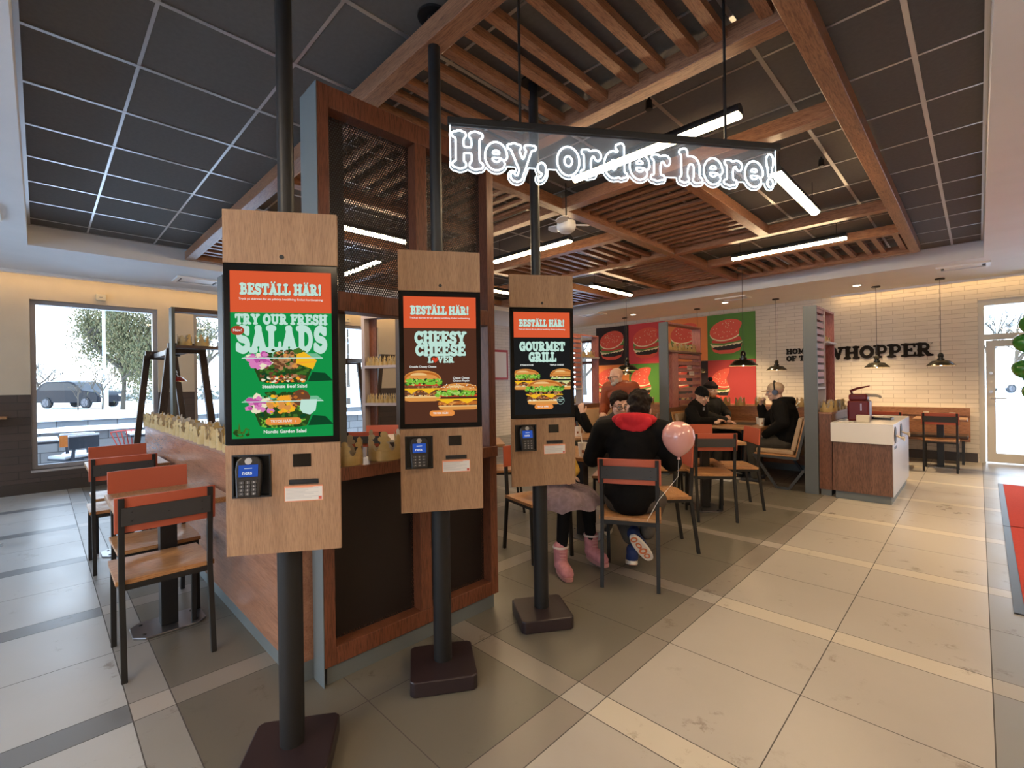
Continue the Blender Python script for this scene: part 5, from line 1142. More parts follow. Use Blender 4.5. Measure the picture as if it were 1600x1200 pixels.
def cloth(name,c,rough=.85,sc=14,b=.5): 
    return mottle(mat(name,c,rough,spec=.15),tuple(x*1.12 for x in c),tuple(x*.85 for x in c),sc,5,bump=b)
SKIN=mottle(mat('skin_light',(.60,.37,.28),.5),(.62,.39,.295),(.56,.33,.245),18,3); LIP=mat('lip_tone',(.40,.14,.11),.5); EYEW=mat('eye_white',(.7,.68,.65),.2); IRIS=mat('iris_dark',(.03,.02,.015),.2)
def head_M(yaw,pitch,roll=0): return Matrix.Rotation(R(yaw),3,'Z')@Matrix.Rotation(R(pitch),3,'X')@Matrix.Rotation(R(roll),3,'Y')
def hand(b,wr,dirv,side,up=(0,0,1),curl=.5,s=1.0,spread=1.0):
    """palm, four fingers and a thumb; dirv = pointing direction, up = back of the hand"""
    d=Vector(dirv).normalized(); u=Vector(up); u=(u-d*u.dot(d)).normalized(); x=d.cross(u)*side; w=Vector(wr); P=lambda a,c,e:w+x*(a*s)+d*(c*s)+u*(e*s)
    b.cap(P(-.015,.03,0),P(-.02,.08,0),.021*s,.017*s); b.cap(P(.012,.03,0),P(.018,.08,0),.021*s,.017*s)
    for i,(a,L) in enumerate(((.033,.066),(.012,.076),(-.010,.072),(-.031,.056))):
        p=P(a,.088,.002); ang=0
        for k,f in enumerate((.45,.32,.25)):
            ang+=curl*(.55 if k==0 else .9); q=p+(d*math.cos(ang)-u*math.sin(ang)+x*(a*1.2*spread*(k==0)))*(L*f*s); b.cap(p,q,.0093*s,.0085*s,8); p=q
    t0=P(.03,.03,-.005); t1=P(.055,.06,-.014); t2=P(.058,.09,-.026-.02*curl); b.cap(t0,t1,.0125*s,.0105*s,8); b.cap(t1,t2,.0105*s,.009*s,8)
def person(label,loc,d,J,M,opt):
    """J: joints in the person's own frame (facing +y). M: materials. opt: head turn, hair ..."""
    d=Vector((d[0],d[1],0)).normalized(); t=thing('person',label,'person',loc,math.atan2(d.y,d.x)-math.pi/2); s=opt.get('s',1.0)
    V=lambda k:Vector(J[k]); H=V('head'); HM=head_M(*opt.get('turn',(0,0,0))); hs=opt.get('hs',1.0); h=lambda x,y,z:H+HM@Vector((x*hs,y*hs,z*hs)); B=Blob()
    # body
    B.chain([V('pelvis'),V('chest'),V('neck')],[.10*s,.11*s,.055*s]); B.cap(V('neck'),h(0,-.02,-.06),.054*s,.052*s)
    B.ell(h(0,-.012,.03),tuple(a*hs for a in (.076,.095,.088)),HM); B.ell(h(0,.022,-.045),tuple(a*hs for a in (.060,.068,.070)),HM)
    B.ell(h(0,.062,-.095),(.026*hs,.022*hs,.02*hs),HM); B.cap(h(0,.088,.004),h(0,.106,-.026),.009*hs,.0145*hs); B.ell(h(-.012,.098,-.03),.009*hs); B.ell(h(.012,.098,-.03),.009*hs)
    for x in (-1,1):
        B.cap(h(x*.016,.086,.022),h(x*.05,.074,.022),.011*hs,.009*hs); B.ell(h(x*.04,.062,-.03),.024*hs); B.ell(h(x*.078,-.012,-.012),(.011*hs,.021*hs,.033*hs),HM)
    for sd,c in (('l',-1),('r',1)):
        B.chain([V('neck')-Vector((0,0,.03)),V('sh_'+sd)],[.05*s,.055*s]); B.chain([V('sh_'+sd),V('el_'+sd),V('wr_'+sd)],[.048*s,.038*s,.027*s])
        hd=J.get('hd_'+sd) or (V('wr_'+sd)-V('el_'+sd)); hand(B,V('wr_'+sd),hd,-c,J.get('hu_'+sd,(0,0,1)),J.get('curl_'+sd,.5),.95*s)
        B.chain([V('pelvis'),V('hip_'+sd),V('kn_'+sd),V('an_'+sd)],[.09*s,.082*s,.052*s,.036*s])
    body=B.build('body',M['skin'],t,.006,3)
    for x in (-1,1):
        e=MB().ball(tuple(h(x*.031,.083,.0)),.0115*hs,12).build('eye',EYEW,t,smooth=80); f=HM@Vector((0,1,0)); MB().ball(tuple(h(x*.031,.083,.0)+f*.007*hs),.0062*hs,10).build('iris',IRIS,e,smooth=80)
    Blob().cap(h(-.02,.083,-.062),h(.02,.083,-.062),.0055*hs).cap(h(-.015,.085,-.069),h(.015,.085,-.069),.0065*hs).build('lips',LIP,t,.003,2)
    Blob().cap(h(-.048,.082,.03),h(-.016,.094,.029),.0045*hs).cap(h(.016,.094,.029),h(.048,.082,.03),.0045*hs).build('eyebrows',opt.get('hairm',IRIS),t,.003,1)
    # clothes
    k=opt.get('bulk',1.0); T=Blob(); b=s*k
    T.ell(V('chest')+Vector((0,-.0,.02)),(.175*b,.125*b,.19*s)); T.cap(V('pelvis')+Vector((0,0,.02)),V('chest'),.145*b,.135*b); T.ell(V('pelvis')+Vector((0,0,.04)),(.175*b,.14*b,.12*s)); T.cap(V('chest'),V('neck'),.12*b,.065*s)
    for sd in 'lr':
        T.cap(V('neck')-Vector((0,0,.045)),V('sh_'+sd),.07*b,.078*b); w=V('el_'+sd).lerp(V('wr_'+sd),.93); T.chain([V('sh_'+sd),V('el_'+sd)],[.078*b,.062*b]); T.cap(V('el_'+sd),w,.06*b,.043*b)
        mid=V('sh_'+sd).lerp(V('el_'+sd),.6); T.ell(mid,.07*b); T.cap(w-(w-V('el_'+sd)).normalized()*.02,w,.047*b,.044*b)
    if opt.get('collar'): 
        for a in range(0,360,20): T.ell(V('neck')+Vector((.068*math.cos(R(a)),.07*math.sin(R(a)),.015)),.026)
    tp=T.build(opt.get('topname','jacket'),M['top'],t,.009,6)
    Pn=Blob(); Pn.ell(V('pelvis')-Vector((0,0,.01)),(.165*s*min(k,1.1),.125*s,.11*s))
    for sd in 'lr': Pn.chain([V('hip_'+sd),V('kn_'+sd)],[.105*s,.078*s]); Pn.chain([V('kn_'+sd),V('an_'+sd)+Vector((0,0,.02))],[.078*s,.058*s])
    Pn.build('trousers',M['pants'],t,.009,5)
    for sd in 'lr':
        SM=J.get('shoe_'+sd)
        shoe(t,V('an_'+sd),SM,M,opt.get('bs',s),opt.get('boot'))
    return t,h,HM,V
def shoe(t,an,SM,M,s,boot=False):
    if SM is None: SM=Matrix.Translation(an-Vector((0,0,an.z)))
    f=lambda x,y,z:SM@Vector((x*s,y*s,z*s))
    b=Blob(); b.cap(f(0,-.035,.055),f(0,.06,.05),.042*s,.042*s); b.cap(f(0,.06,.045),f(0,.15,.038),.042*s,.034*s); b.cap(f(0,-.02,.06),f(0,-.01,.10),.042*s,.042*s)
    if boot: b.cap(f(0,-.01,.08),f(0,-.01,.19),.052*s,.056*s); b.cap(f(0,.0,.06),f(0,.13,.05),.055*s,.05*s); b.cap(f(-.014,.15,.042),f(.014,.15,.042),.034*s,.034*s)
    o=b.build('boot' if boot else 'shoe',M['shoe'],t,.006,3)
    sgn=lambda v:(1 if v>0 else -1)*abs(v)**.62
    ol=[(.038*sgn(math.sin(a))*(1.0-.08*math.cos(a)),.062+.125*math.cos(a)*-1) for a in [2*math.pi*i/22 for i in range(22)]]
    m=MB().prism([(x*(1.25 if boot else 1.1),y*1.06+.005) for x,y in ol],0,.028,fn=lambda x,y,z:tuple(f(x,y,z))); m.build('sole',M.get('sole',EYEW),o,bevel=.004)
    if M.get('pads'):
        p=MB()
        for cy_,rx,ry in ((-.03,.026,.024),(.035,.018,.03),(.095,.03,.028),(.15,.022,.024)): 
            p.rings([[tuple(f(q*rx*math.cos(k),cy_+q*ry*math.sin(k),zz)) for k in [2*math.pi*i/16 for i in range(16)]] for q,zz in ((1,0),(1,-.002),(.55,-.002),(.55,0))],caps=False)
        p.build('sole_pads',M['pads'],o)
    if boot:
        l=MB()
        for z in (.09,.115,.14,.165): l.tube([tuple(f(-.025,.045,z)),tuple(f(.025,.045,z+.006))],.004,6)
        l.build('laces',M['lace'],o)
        MB().rings([[tuple(f(r_*math.cos(k),-.01+r_*math.sin(k),z)) for k in [2*math.pi*i/18 for i in range(18)]] for r_,z in ((.05,.185),(.062,.19),(.06,.205),(.046,.2))],caps=False).build('fleece_trim',mat('white_fleece',(.62,.55,.55),.95),o,smooth=60)
def hair(t,h,HM,m,seed,pts,name='hair',bump=.012,n=90,vox=.006):
    r=random.Random(seed); b=Blob()
    for c,rad in pts: b.ell(h(*c),rad,HM)
    for i in range(n):
        c,rad=r.choice(pts); rad=rad if isinstance(rad,tuple) else (rad,)*3; a,e=r.uniform(0,6.28),math.acos(r.uniform(-.2,1)); p=(c[0]+rad[0]*.95*math.sin(e)*math.cos(a),c[1]+rad[1]*.95*math.sin(e)*math.sin(a),c[2]+rad[2]*.95*math.cos(e))
        b.ell(h(*p),bump*r.uniform(.6,1.2),None,8)
    return b.build(name,m,t,vox,1)
def dome(t,h,m,name,r=(.088,.103),z0=.02,top=.125,band=None,pts=8,slouch=0):
    rg=[]; n=26
    for i in range(pts+1):
        a=math.pi/2*i/pts; q=math.cos(a)**.8 if i<pts else .02; z=z0+(top-z0)*math.sin(a); rg.append([tuple(h(r[0]*q*math.cos(k),-.012-slouch*math.sin(a)+r[1]*q*math.sin(k),z)) for k in [2*math.pi*j/n for j in range(n)]])
    o=MB().rings(rg).build(name,m,t,smooth=80)
    if band: MB().rings([[tuple(h((r[0]+e)*math.cos(k),-.012+(r[1]+e)*math.sin(k),z)) for k in [2*math.pi*j/n for j in range(n)]] for e,z in ((0,z0-.005),(.008,z0-.003),(.008,z0+.04),(0,z0+.045))]).build('cuff',band,o,smooth=60)
    return o
def glasses(t,h,m):
    b=MB()
    for x in (-1,1):
        b.tube([tuple(h(x*.033+.024*math.cos(k),.105,-.003+.019*math.sin(k))) for k in [2*math.pi*i/16 for i in range(16)]],.0028,6,loop=True); b.tube([tuple(h(x*.057,.104,.004)),tuple(h(x*.080,.05,.006)),tuple(h(x*.083,-.01,.0))],.0026,6)
    b.tube([tuple(h(-.01,.106,.0)),tuple(h(.01,.106,.0))],.0026,6); g_=b.build('glasses',m,t,smooth=60)
    l=MB()
    for x in (-1,1): l.q(*[tuple(h(x*.033+.023*math.cos(k),.105,-.003+.018*math.sin(k))) for k in [2*math.pi*i/14 for i in range(14)]])
    l.build('lenses',GLASS,g_)
def seated(seat=.46,lean=.05,hd=(0,.10,1.20),sh=.175,shz=1.0,el=None,wr=None,kn=.42,foot=.40,spread=.11,**kw):
    J=dict(pelvis=(0,0,seat+.10),chest=(0,lean*.6,seat+.42),neck=(hd[0]*.55,lean+.03,seat+.60),head=hd)
    J['neck']=(hd[0]*.5,hd[1]-.055,hd[2]-.135); J['chest']=(hd[0]*.2,(hd[1]-.055)*.55,(hd[2]-.135)*.5+(seat+.1)*.5+.10)
    for sd,c in (('l',-1),('r',1)):
        J['sh_'+sd]=(c*sh+hd[0]*.35,J['neck'][1]-.02,J['neck'][2]-.075); J['hip_'+sd]=(c*.085,.02,seat+.075); J['kn_'+sd]=(c*spread,kn,seat+.06); J['an_'+sd]=(c*spread*1.05,foot,.085)
        J['el_'+sd]=(c*.25,.12,.78); J['wr_'+sd]=(c*.12,.36,.79)
    J.update(kw); return J
DKH=mottle(mat('dark_brown_hair',(.014,.008,.006),.75,spec=.15),(.02,.012,.008),(.008,.005,.004),40)
BLKC=cloth('black_fleece',(.0045,.004,.004)); JEAN=cloth('grey_brown_trousers',(.075,.065,.055)); DARKT=cloth('dark_work_trousers',(.035,.032,.028)); DSH=mat('dark_shoe',(.02,.02,.025),.5)
# man seen from behind in the hoodie: feet crossed under the chair with the soles showing
d1=Vector((-.4604,.8877,0)); c1=Vector((-1.62,2.69,0))+d1*.245
def solem(x,y,z,tilt,yaw,rl=0): return Matrix.Translation((x,y,z))@Matrix.Rotation(R(yaw),4,'Z')@Matrix.Rotation(R(rl),4,'Y')@Matrix.Rotation(R(tilt),4,'X')
J=seated(.455,.06,(.055,.125,1.155),sh=.20,neck=(.0275,.06,1.085),chest=(.01,.04,.92),sh_l=(-.185,.04,1.0),sh_r=(.215,.04,1.0),el_l=(-.275,.08,.80),wr_l=(-.20,.36,.80),el_r=(.275,.08,.79),wr_r=(.18,.36,.80),kn_l=(-.15,.42,.44),kn_r=(.17,.42,.44),an_l=(-.02,.16,.20),an_r=(.10,.15,.25),
  shoe_l=solem(.0,.07,.05,-18,8),shoe_r=solem(.03,.02,.225,-58,-8,-28),shoe_x=None)
t,h,HM,V=person('person from behind in a black hoodie with a red hood lining',tuple(c1),d1,J,dict(skin=SKIN,top=BLKC,pants=JEAN,shoe=cloth('navy_mesh',(.02,.03,.09)),sole=mat('white_rubber',(.66,.60,.52),.6),pads=mat('orange_rubber',(.62,.17,.06),.55)),dict(turn=(10,-14,6),bulk=1.15,topname='hoodie',hairm=DKH))
hair(t,h,HM,DKH,3,[((0,-.022,.05),(.083,.098,.082)),((0,-.062,-.01),(.072,.055,.07)),((0,-.01,.10),(.06,.07,.04)),((0,.05,.085),(.06,.04,.035))],bump=.016,n=150)
hb=Blob(); N=V('neck')
for a in range(-200,21,11):
    q=-math.sin(R(a)); q=max(0,q); hb.ell(N+Vector((.125*math.cos(R(a)),.115*math.sin(R(a))-.01,.012-.02*(1-q))),(.036,.034,.034+.014*q))
for x,z in ((-.06,-.045),(0,-.075),(.06,-.045),(-.03,-.06),(.03,-.06),(0,-.03),(-.09,-.02),(.09,-.02)): hb.ell(N+Vector((x,-.125-.008*(.1-abs(x))*10*.1,z+.01)),(.038,.022,.036))
tag(hb.build('hood',cloth('red_lining',(.50,.022,.03),.8),t,.007,4),'bright red hood lining')
# man with glasses across the table
J=seated(.455,.1,(.03,.17,1.14),wr_l=(-.1,.40,.78),wr_r=(.12,.42,.78),kn=.40,foot=.36)
t,h,HM,V=person('dark haired person with glasses in a grey jacket, facing the hoodie man',(-2.48,4.07,0),(.42,-.91),J,dict(skin=SKIN,top=cloth('grey_brown_jacket',(.035,.029,.028)),pants=DARKT,shoe=DSH),dict(turn=(28,-16,0),bulk=1.2,collar=True,hairm=DKH))
hair(t,h,HM,DKH,5,[((0,-.02,.06),(.084,.095,.075)),((0,-.062,0),(.072,.05,.07)),((.0,.055,.095),(.065,.04,.032)),((-.075,-.005,.03),(.016,.04,.05)),((.075,-.005,.03),(.016,.04,.05))]); glasses(t,h,BLACK)
# child in a tulle skirt
cd=Vector((.95,-.25,0)).normalized(); cc=Vector((-2.68,2.93,0))+cd*.36
J=seated(.455,.02,(0,.03,.98),sh=.125,kn=.24,foot=.24,spread=.10,el_l=(-.15,.02,.66),wr_l=(-.03,.13,.64),el_r=(.15,.02,.66),wr_r=(.03,.15,.65))
for sd,c,x,y in (('l',-1,-.13,.24),('r',1,.17,.26)):
    J['hip_'+sd]=(c*.06,.02,.51); J['kn_'+sd]=(c*.10,.22,.505); J['an_'+sd]=(x*.95,y,.17); J['shoe_'+sd]=Matrix.Translation((x,y,.004 if sd=='r' else .03))@Matrix.Rotation(R(-c*6-12),4,'Z')
PKB=cloth('pink_suede',(.50,.22,.25),.8,30,.2)
t,h,HM,V=person('child in a tulle skirt, black leggings and pink boots behind the third kiosk',tuple(cc),cd,J,dict(skin=SKIN,top=cloth('mustard_knit',(.45,.27,.05)),pants=cloth('black_leggings',(.006,.006,.007),.9,14,.1),shoe=PKB,sole=mat('pink_sole',(.42,.2,.2),.6),lace=mat('pink_lace',(.58,.3,.3),.7)),dict(turn=(0,-5,0),s=.70,hs=.9,bs=.92,boot=True,topname='sweater',hairm=DKH))
hair(t,h,HM,DKH,8,[((0,-.025,.05),(.085,.098,.082)),((0,-.07,-.06),(.07,.045,.12))])
sk=MB(); rg=[]; n=60
for i,(q,z,yo) in enumerate(((.115,.60,.0),(.14,.565,.03),(.19,.545,.11),(.225,.49,.15),(.235,.42,.16))):
    rg.append([((q*1.0)*math.cos(k)*(1+.05*i/4*math.sin(9*k)),yo+q*.95*math.sin(k)*(1+.05*i/4*math.cos(11*k)),z+(.014*i/4)*math.sin(7*k)+.03*(i/4)*max(0,math.sin(k))) for k in [2*math.pi*j/n for j in range(n)]])
TUL=mottle(mat('lilac_tulle',(.30,.215,.25),.8,alpha=.86),(.34,.25,.29),(.24,.17,.20),30,3); s_=sk.rings(rg,caps=False).build('skirt',TUL,t,smooth=80)
sp_=MB(); r=random.Random(4)
for i in range(95):
    a=r.uniform(0,6.28); f_=r.uniform(.3,3.9); lo=int(f_); u=f_-lo; j=int(a/6.283*n)%n; p=Vector(rg[lo][j]).lerp(Vector(rg[min(4,lo+1)][j]),u); o_=Vector((p.x,p.y-.12,0)).normalized()*.003; sp_.ball(tuple(p+o_),.004,6)
sp_.build('sequins',mat('sequin_silver',(.8,.76,.74),.15,.6),s_)
# person raising a hand beside the third kiosk
J=seated(.455,.05,(0,.08,1.20),el_l=(-.27,.22,.78),wr_l=(-.20,.24,.96),hd_l=(.25,-.1,1),hu_l=(.4,.9,0),curl_l=.5,kn=.38,foot=.34)
t,h,HM,V=person('person in a black sweater raising a bent hand, mostly hidden by the third kiosk',(-3.80,4.76,0),(.7,-.6),J,dict(skin=SKIN,top=BLKC,pants=DARKT,shoe=DSH),dict(topname='sweater',hairm=DKH)); hair(t,h,HM,DKH,9,[((0,-.025,.05),(.084,.097,.082)),((0,-.06,-.02),(.072,.05,.08))])
# bald man in a rust jacket, standing and leaning
RUST=cloth('rust_nylon',(.26,.062,.026),.5,9,.6); GRB=mat('grey_beard',(.42,.38,.35),.9)
J=dict(pelvis=(0,-.10,.86),chest=(0,.02,1.16),neck=(0,.10,1.32),head=(0,.155,1.435),sh_l=(-.20,.06,1.26),sh_r=(.20,.06,1.26),el_l=(-.28,.08,.99),el_r=(.28,.06,.99),wr_l=(-.16,.26,.92),wr_r=(.16,.26,.92),hip_l=(-.09,-.08,.84),hip_r=(.09,-.08,.84),kn_l=(-.10,-.01,.47),kn_r=(.10,-.02,.47),an_l=(-.10,-.06,.085),an_r=(.10,-.06,.085))
t,h,HM,V=person('bald person with grey beard and dark glasses in a rust jacket, standing by the booths',(-3.62,5.90,0),(-.08,-1),J,dict(skin=SKIN,top=RUST,pants=DARKT,shoe=DSH),dict(turn=(-38,-14,0),bulk=1.38,collar=True,hairm=GRB)); glasses(t,h,BLACK)
b=Blob().ell(h(0,.058,-.09),(.05,.045,.035),HM).ell(h(-.045,.025,-.06),(.018,.035,.04),HM).ell(h(.045,.025,-.06),(.018,.035,.04),HM).cap(h(-.025,.09,-.05),h(.025,.09,-.05),.008); b.build('beard',GRB,t,.006,2)
hb=Blob(); N=V('neck')
for a in range(-170,-9,16): hb.ell(N+Vector((.11*math.cos(R(a)),.10*math.sin(R(a))-.01,.02)),.042)
hb.build('hood',RUST,t,.008,4); MB().tube([tuple(V('neck')+Vector((0,.085,-.01))),tuple(V('chest')+Vector((0,.155,.06))),tuple(V('chest')+Vector((0,.165,-.15)))],.008,8).build('zip',BLACK,t)
# two men in beanies on the left bench
BEA=cloth('black_knit',(.007,.007,.008),.95,40,.5)
J=seated(.485,.06,(.02,.12,1.13),sh=.18,el_l=(-.24,.14,.80),wr_l=(-.02,.30,.80),el_r=(.24,.16,.79),wr_r=(.04,.33,.80),kn=.40,foot=.38)
t,h,HM,V=person('person in a plain black beanie, nearer of the two on the booth bench',(-2.92,6.70,0),(1,-.12),J,dict(skin=SKIN,top=BLKC,pants=DARKT,shoe=DSH),dict(turn=(4,-20,0),bulk=1.1,topname='sweater',hairm=DKH)); dome(t,h,BEA,'beanie',top=.145,z0=.015,slouch=.02)
em=MB(); C_=V('chest')+Vector((.10,.155,.07))
for k in range(4): a=R(45+90*k); em.box(C_.x+.018*math.cos(a)-.009,C_.x+.018*math.cos(a)+.009,C_.y-.002,C_.y+.002,C_.z+.018*math.sin(a)-.009,C_.z+.018*math.sin(a)+.009)
em.build('chest_emblem',mat('emblem_grey',(.32,.32,.33),.6),t)
J=seated(.485,.03,(.0,.06,1.215),sh=.195,el_l=(-.26,.10,.85),wr_l=(-.05,.30,.83),el_r=(.27,.22,.84),wr_r=(.17,.46,.785),hd_r=(-.3,1,-.15),kn=.40,foot=.38)
GIN=mat('ginger_beard',(.28,.12,.05),.9)
t,h,HM,V=person('smiling bearded person in a bobble hat, farther of the two on the bench',(-2.92,7.16,0),(1,-.35),J,dict(skin=SKIN,top=cloth('black_quilt',(.012,.012,.012),.6,10,.7),pants=DARKT,shoe=DSH),dict(turn=(-8,-6,0),bulk=1.25,collar=True,hairm=GIN))
o=dome(t,h,cloth('grey_brown_knit',(.045,.03,.03),.95,40,.5),'bobble_hat',top=.135,z0=.03,band=BEA); Blob().ell(h(0,-.03,.16),.034).ell(h(.012,-.03,.17),.026).build('bobble',BEA,o,.006,0)
Blob().ell(h(0,.058,-.088),(.046,.04,.03),HM).ell(h(-.05,.03,-.055),(.014,.034,.036),HM).ell(h(.05,.03,-.055),(.014,.034,.036),HM).build('beard',GIN,t,.006,2)
# man with cap and headphones on the right bench
J=seated(.485,.08,(.0,.14,1.20),sh=.19,el_r=(.20,.30,.80),wr_r=(.17,.34,1.0),hd_r=(-.35,-.1,1),hu_r=(.1,1,.1),curl_r=1.0,el_l=(-.27,.02,.82),wr_l=(-.16,.24,.64),hd_l=(.3,1,-.2),curl_l=.8,kn=.40,foot=.36,spread=.13)
t,h,HM,V=person('person in a beige cap and headphones, alone on the right booth bench',(-1.74,6.76,0),(-1,-.12),J,dict(skin=SKIN,top=BLKC,pants=cloth('grey_cargo_trousers',(.055,.05,.042)),shoe=DSH,sole=mat('beige_sole',(.35,.27,.18),.7)),dict(turn=(0,-8,0),bulk=1.22,collar=True,hairm=DKH))
CAP=cloth('beige_cap',(.42,.31,.22),.85,30,.2); o=dome(t,h,CAP,'cap',r=(.087,.102),top=.122,z0=.03)
MB().rings([[tuple(h(.07*math.cos(k)*q2,.075+q*math.sin(k),.034+zz-.012*abs(math.cos(k)))) for k in [math.pi*i/14 for i in range(15)]] for q,q2,zz in ((.0,1,0),(.085,1,-.006),(.085,1,-.012),(.0,1,-.006))],closed=False,caps=False).build('cap_peak',CAP,o,smooth=60)
for x in (-1,1): MB().tube([tuple(h(x*.078,-.01,-.01)),tuple(h(x*.108,-.01,-.01))],[.038,.032],16).build('headphone_cup',mat('navy_plastic',(.02,.028,.06),.3),o,smooth=50); MB().tube([tuple(h(.098*math.cos(a),-.01,.0+.14*math.sin(a))) for a in [math.pi*i/16 for i in range(17)]],.009,8).build('headphone_band',BLACK,o,smooth=50)
hb=Blob(); N=V('neck')
for a in range(-175,-4,14): hb.ell(N+Vector((.115*math.cos(R(a)),.11*math.sin(R(a))-.02,.01)),(.045,.05,.06))
hb.build('hood',BLKC,t,.008,4)
em=MB(); em.tube([tuple(V('chest')+Vector((-.10,-.152,.10))),tuple(V('chest')+Vector((-.04,-.165,.13))),tuple(V('chest')+Vector((.03,-.168,.13)))],.007,6).tube([tuple(V('chest')+Vector((-.09,-.158,.075))),tuple(V('chest')+Vector((0,-.170,.09)))],.006,6); em.build('back_print',mat('print_pale',(.5,.5,.48),.7),t)
# ---------------------------------------------------------------- outside: snow, terrace, car park, trees
SNOW=mottle(mat('snow',(.78,.82,.88),.75),(.80,.84,.90),(.70,.75,.82),2.5,5,bump=.3)
gx=[-9.09,-10.75,-10.76,-11.75,-11.76,-13,-20,-120]; gz=[-.12,-.12,.0,.0,.80,.78,.2,.2]
m=MB()
for i in range(len(gx)-1): m.q((gx[i],-60,gz[i]),(gx[i+1],-60,gz[i+1]),(gx[i+1],90,gz[i+1]),(gx[i],90,gz[i]))
m.q((-9.09,10.67,-.02),(60,10.67,-.02),(60,90,-.02),(-9.09,90,-.02)).q((-9.09,-60,-.02),(60,-60,-.02),(60,-3.8,-.02),(-9.09,-3.8,-.02))
struct(m.build('ground',SNOW))
BLKW=brick('grey_block',(.20,.21,.22),(.26,.27,.28),(.09,.095,.10),.42,.17,.85,'yz',.008,.8)
def blockwall(x,z0,z1,label):
    t=thing('block_wall',label,'garden wall',(x,0,0)); MB().box(-.25,0,-8,14,z0,z1).build('masonry',BLKW,t)
    r=random.Random(int(x*10)); g=MB(); n=90; rg=[]
    for i in range(n+1):
        y=-8+22*i/n; h=.05+.03*r.random(); rg.append([(-.30,y,z1),(-.24,y,z1+h),(-.05,y,z1+h*.9),(.03,y,z1)])
    g.rings(rg,closed=True).build('snow_cap',SNOW,t,smooth=80)
blockwall(-10.75,-.12,.66,'lower grey block garden wall with snow on top outside the left window')
blockwall(-11.75,.5,.80,'upper grey block garden wall with snow behind the outdoor seats')
NAVY=mat('outdoor_dark_metal',(.03,.04,.06),.5); ORP=mat('outdoor_orange',(.70,.22,.04),.5)
def outtable(x,y,label,sx=.35,sy=.45):
    t=thing('outdoor_table',label,'outdoor table',(x,y,-.12)); MB().box(-sx,sx,-sy,sy,.68,.71).box(-.05,.05,-.05,.05,0,.68).build('tabletop',NAVY,t); MB().box(-sx,sx,-sy,sy,.71,.745).build('snow_layer',SNOW,t,bevel=.015)
def outchair(x,y,a,label,col):
    t=thing('outdoor_chair',label,'outdoor chair',(x,y,-.12),a); MB().box(-.04,.04,-.04,.04,0,.43).box(-.2,.2,-.19,.19,.43,.45).build('seat',NAVY,t); MB().box(-.2,.2,-.18,.19,.45,.50).build('snow_layer',SNOW,t,bevel=.02)
    b=MB(); b.bar((-.12,-.2,.44),(-.12,-.25,.74),.04,.02).bar((.12,-.2,.44),(.12,-.25,.74),.04,.02); b.build('back_posts',NAVY,t); MB().box(-.2,.2,-.262,-.235,.60,.78).build('backrest',col,t); MB().box(-.2,.2,-.27,-.23,.78,.81).build('snow_ridge',SNOW,t,bevel=.008)
outtable(-10.1,-.25,'snow covered outdoor table at the left edge of the left window')
outchair(-9.75,.34,R(120),'snow covered outdoor chair turned with its dark back to the left window',NAVY); outchair(-10.15,.45,R(80),'snow covered outdoor chair with an orange back outside the left window',ORP)
outtable(-10.25,1.5,'snow covered outdoor table near the red wire chair')
wc=thing('wire_chair','red wire outdoor chair with a fanned back outside the left window','outdoor chair',(-9.95,1.12,-.12),R(-70)); REDM=mat('outdoor_red_metal',(.45,.05,.035),.4)
b=MB()
for k in range(7): a=-.22+.44*k/6; b.tube([(a*.6,-.18,.44),(a,-.28,.78-.35*a*a)],.009,6)
b.tube([(-.22+.44*k/12,-.28,.78-.35*(-.22+.44*k/12)**2) for k in range(13)],.012,6); b.build('backrest',REDM,wc); m=MB()
for k in range(7): a=-.2+.4*k/6; m.tube([(a,-.18,.44),(a,.2,.44)],.008,6)
m.tube([(-.2,-.18,.44),(.2,-.18,.44),(.2,.2,.44),(-.2,.2,.44)],.011,6,loop=True); m.build('seat',REDM,wc)
for x in (-.19,.19):
    for y in (-.17,.19): MB().tube([(x,y,.44),(x*1.1,y*1.1,0)],.011,6).build('leg',REDM,wc)
def far(px,py,d): return Vector((0,0,EYE))+(_f+_r*((px-800)/FPX)+_u*((600-py)/FPX))*d
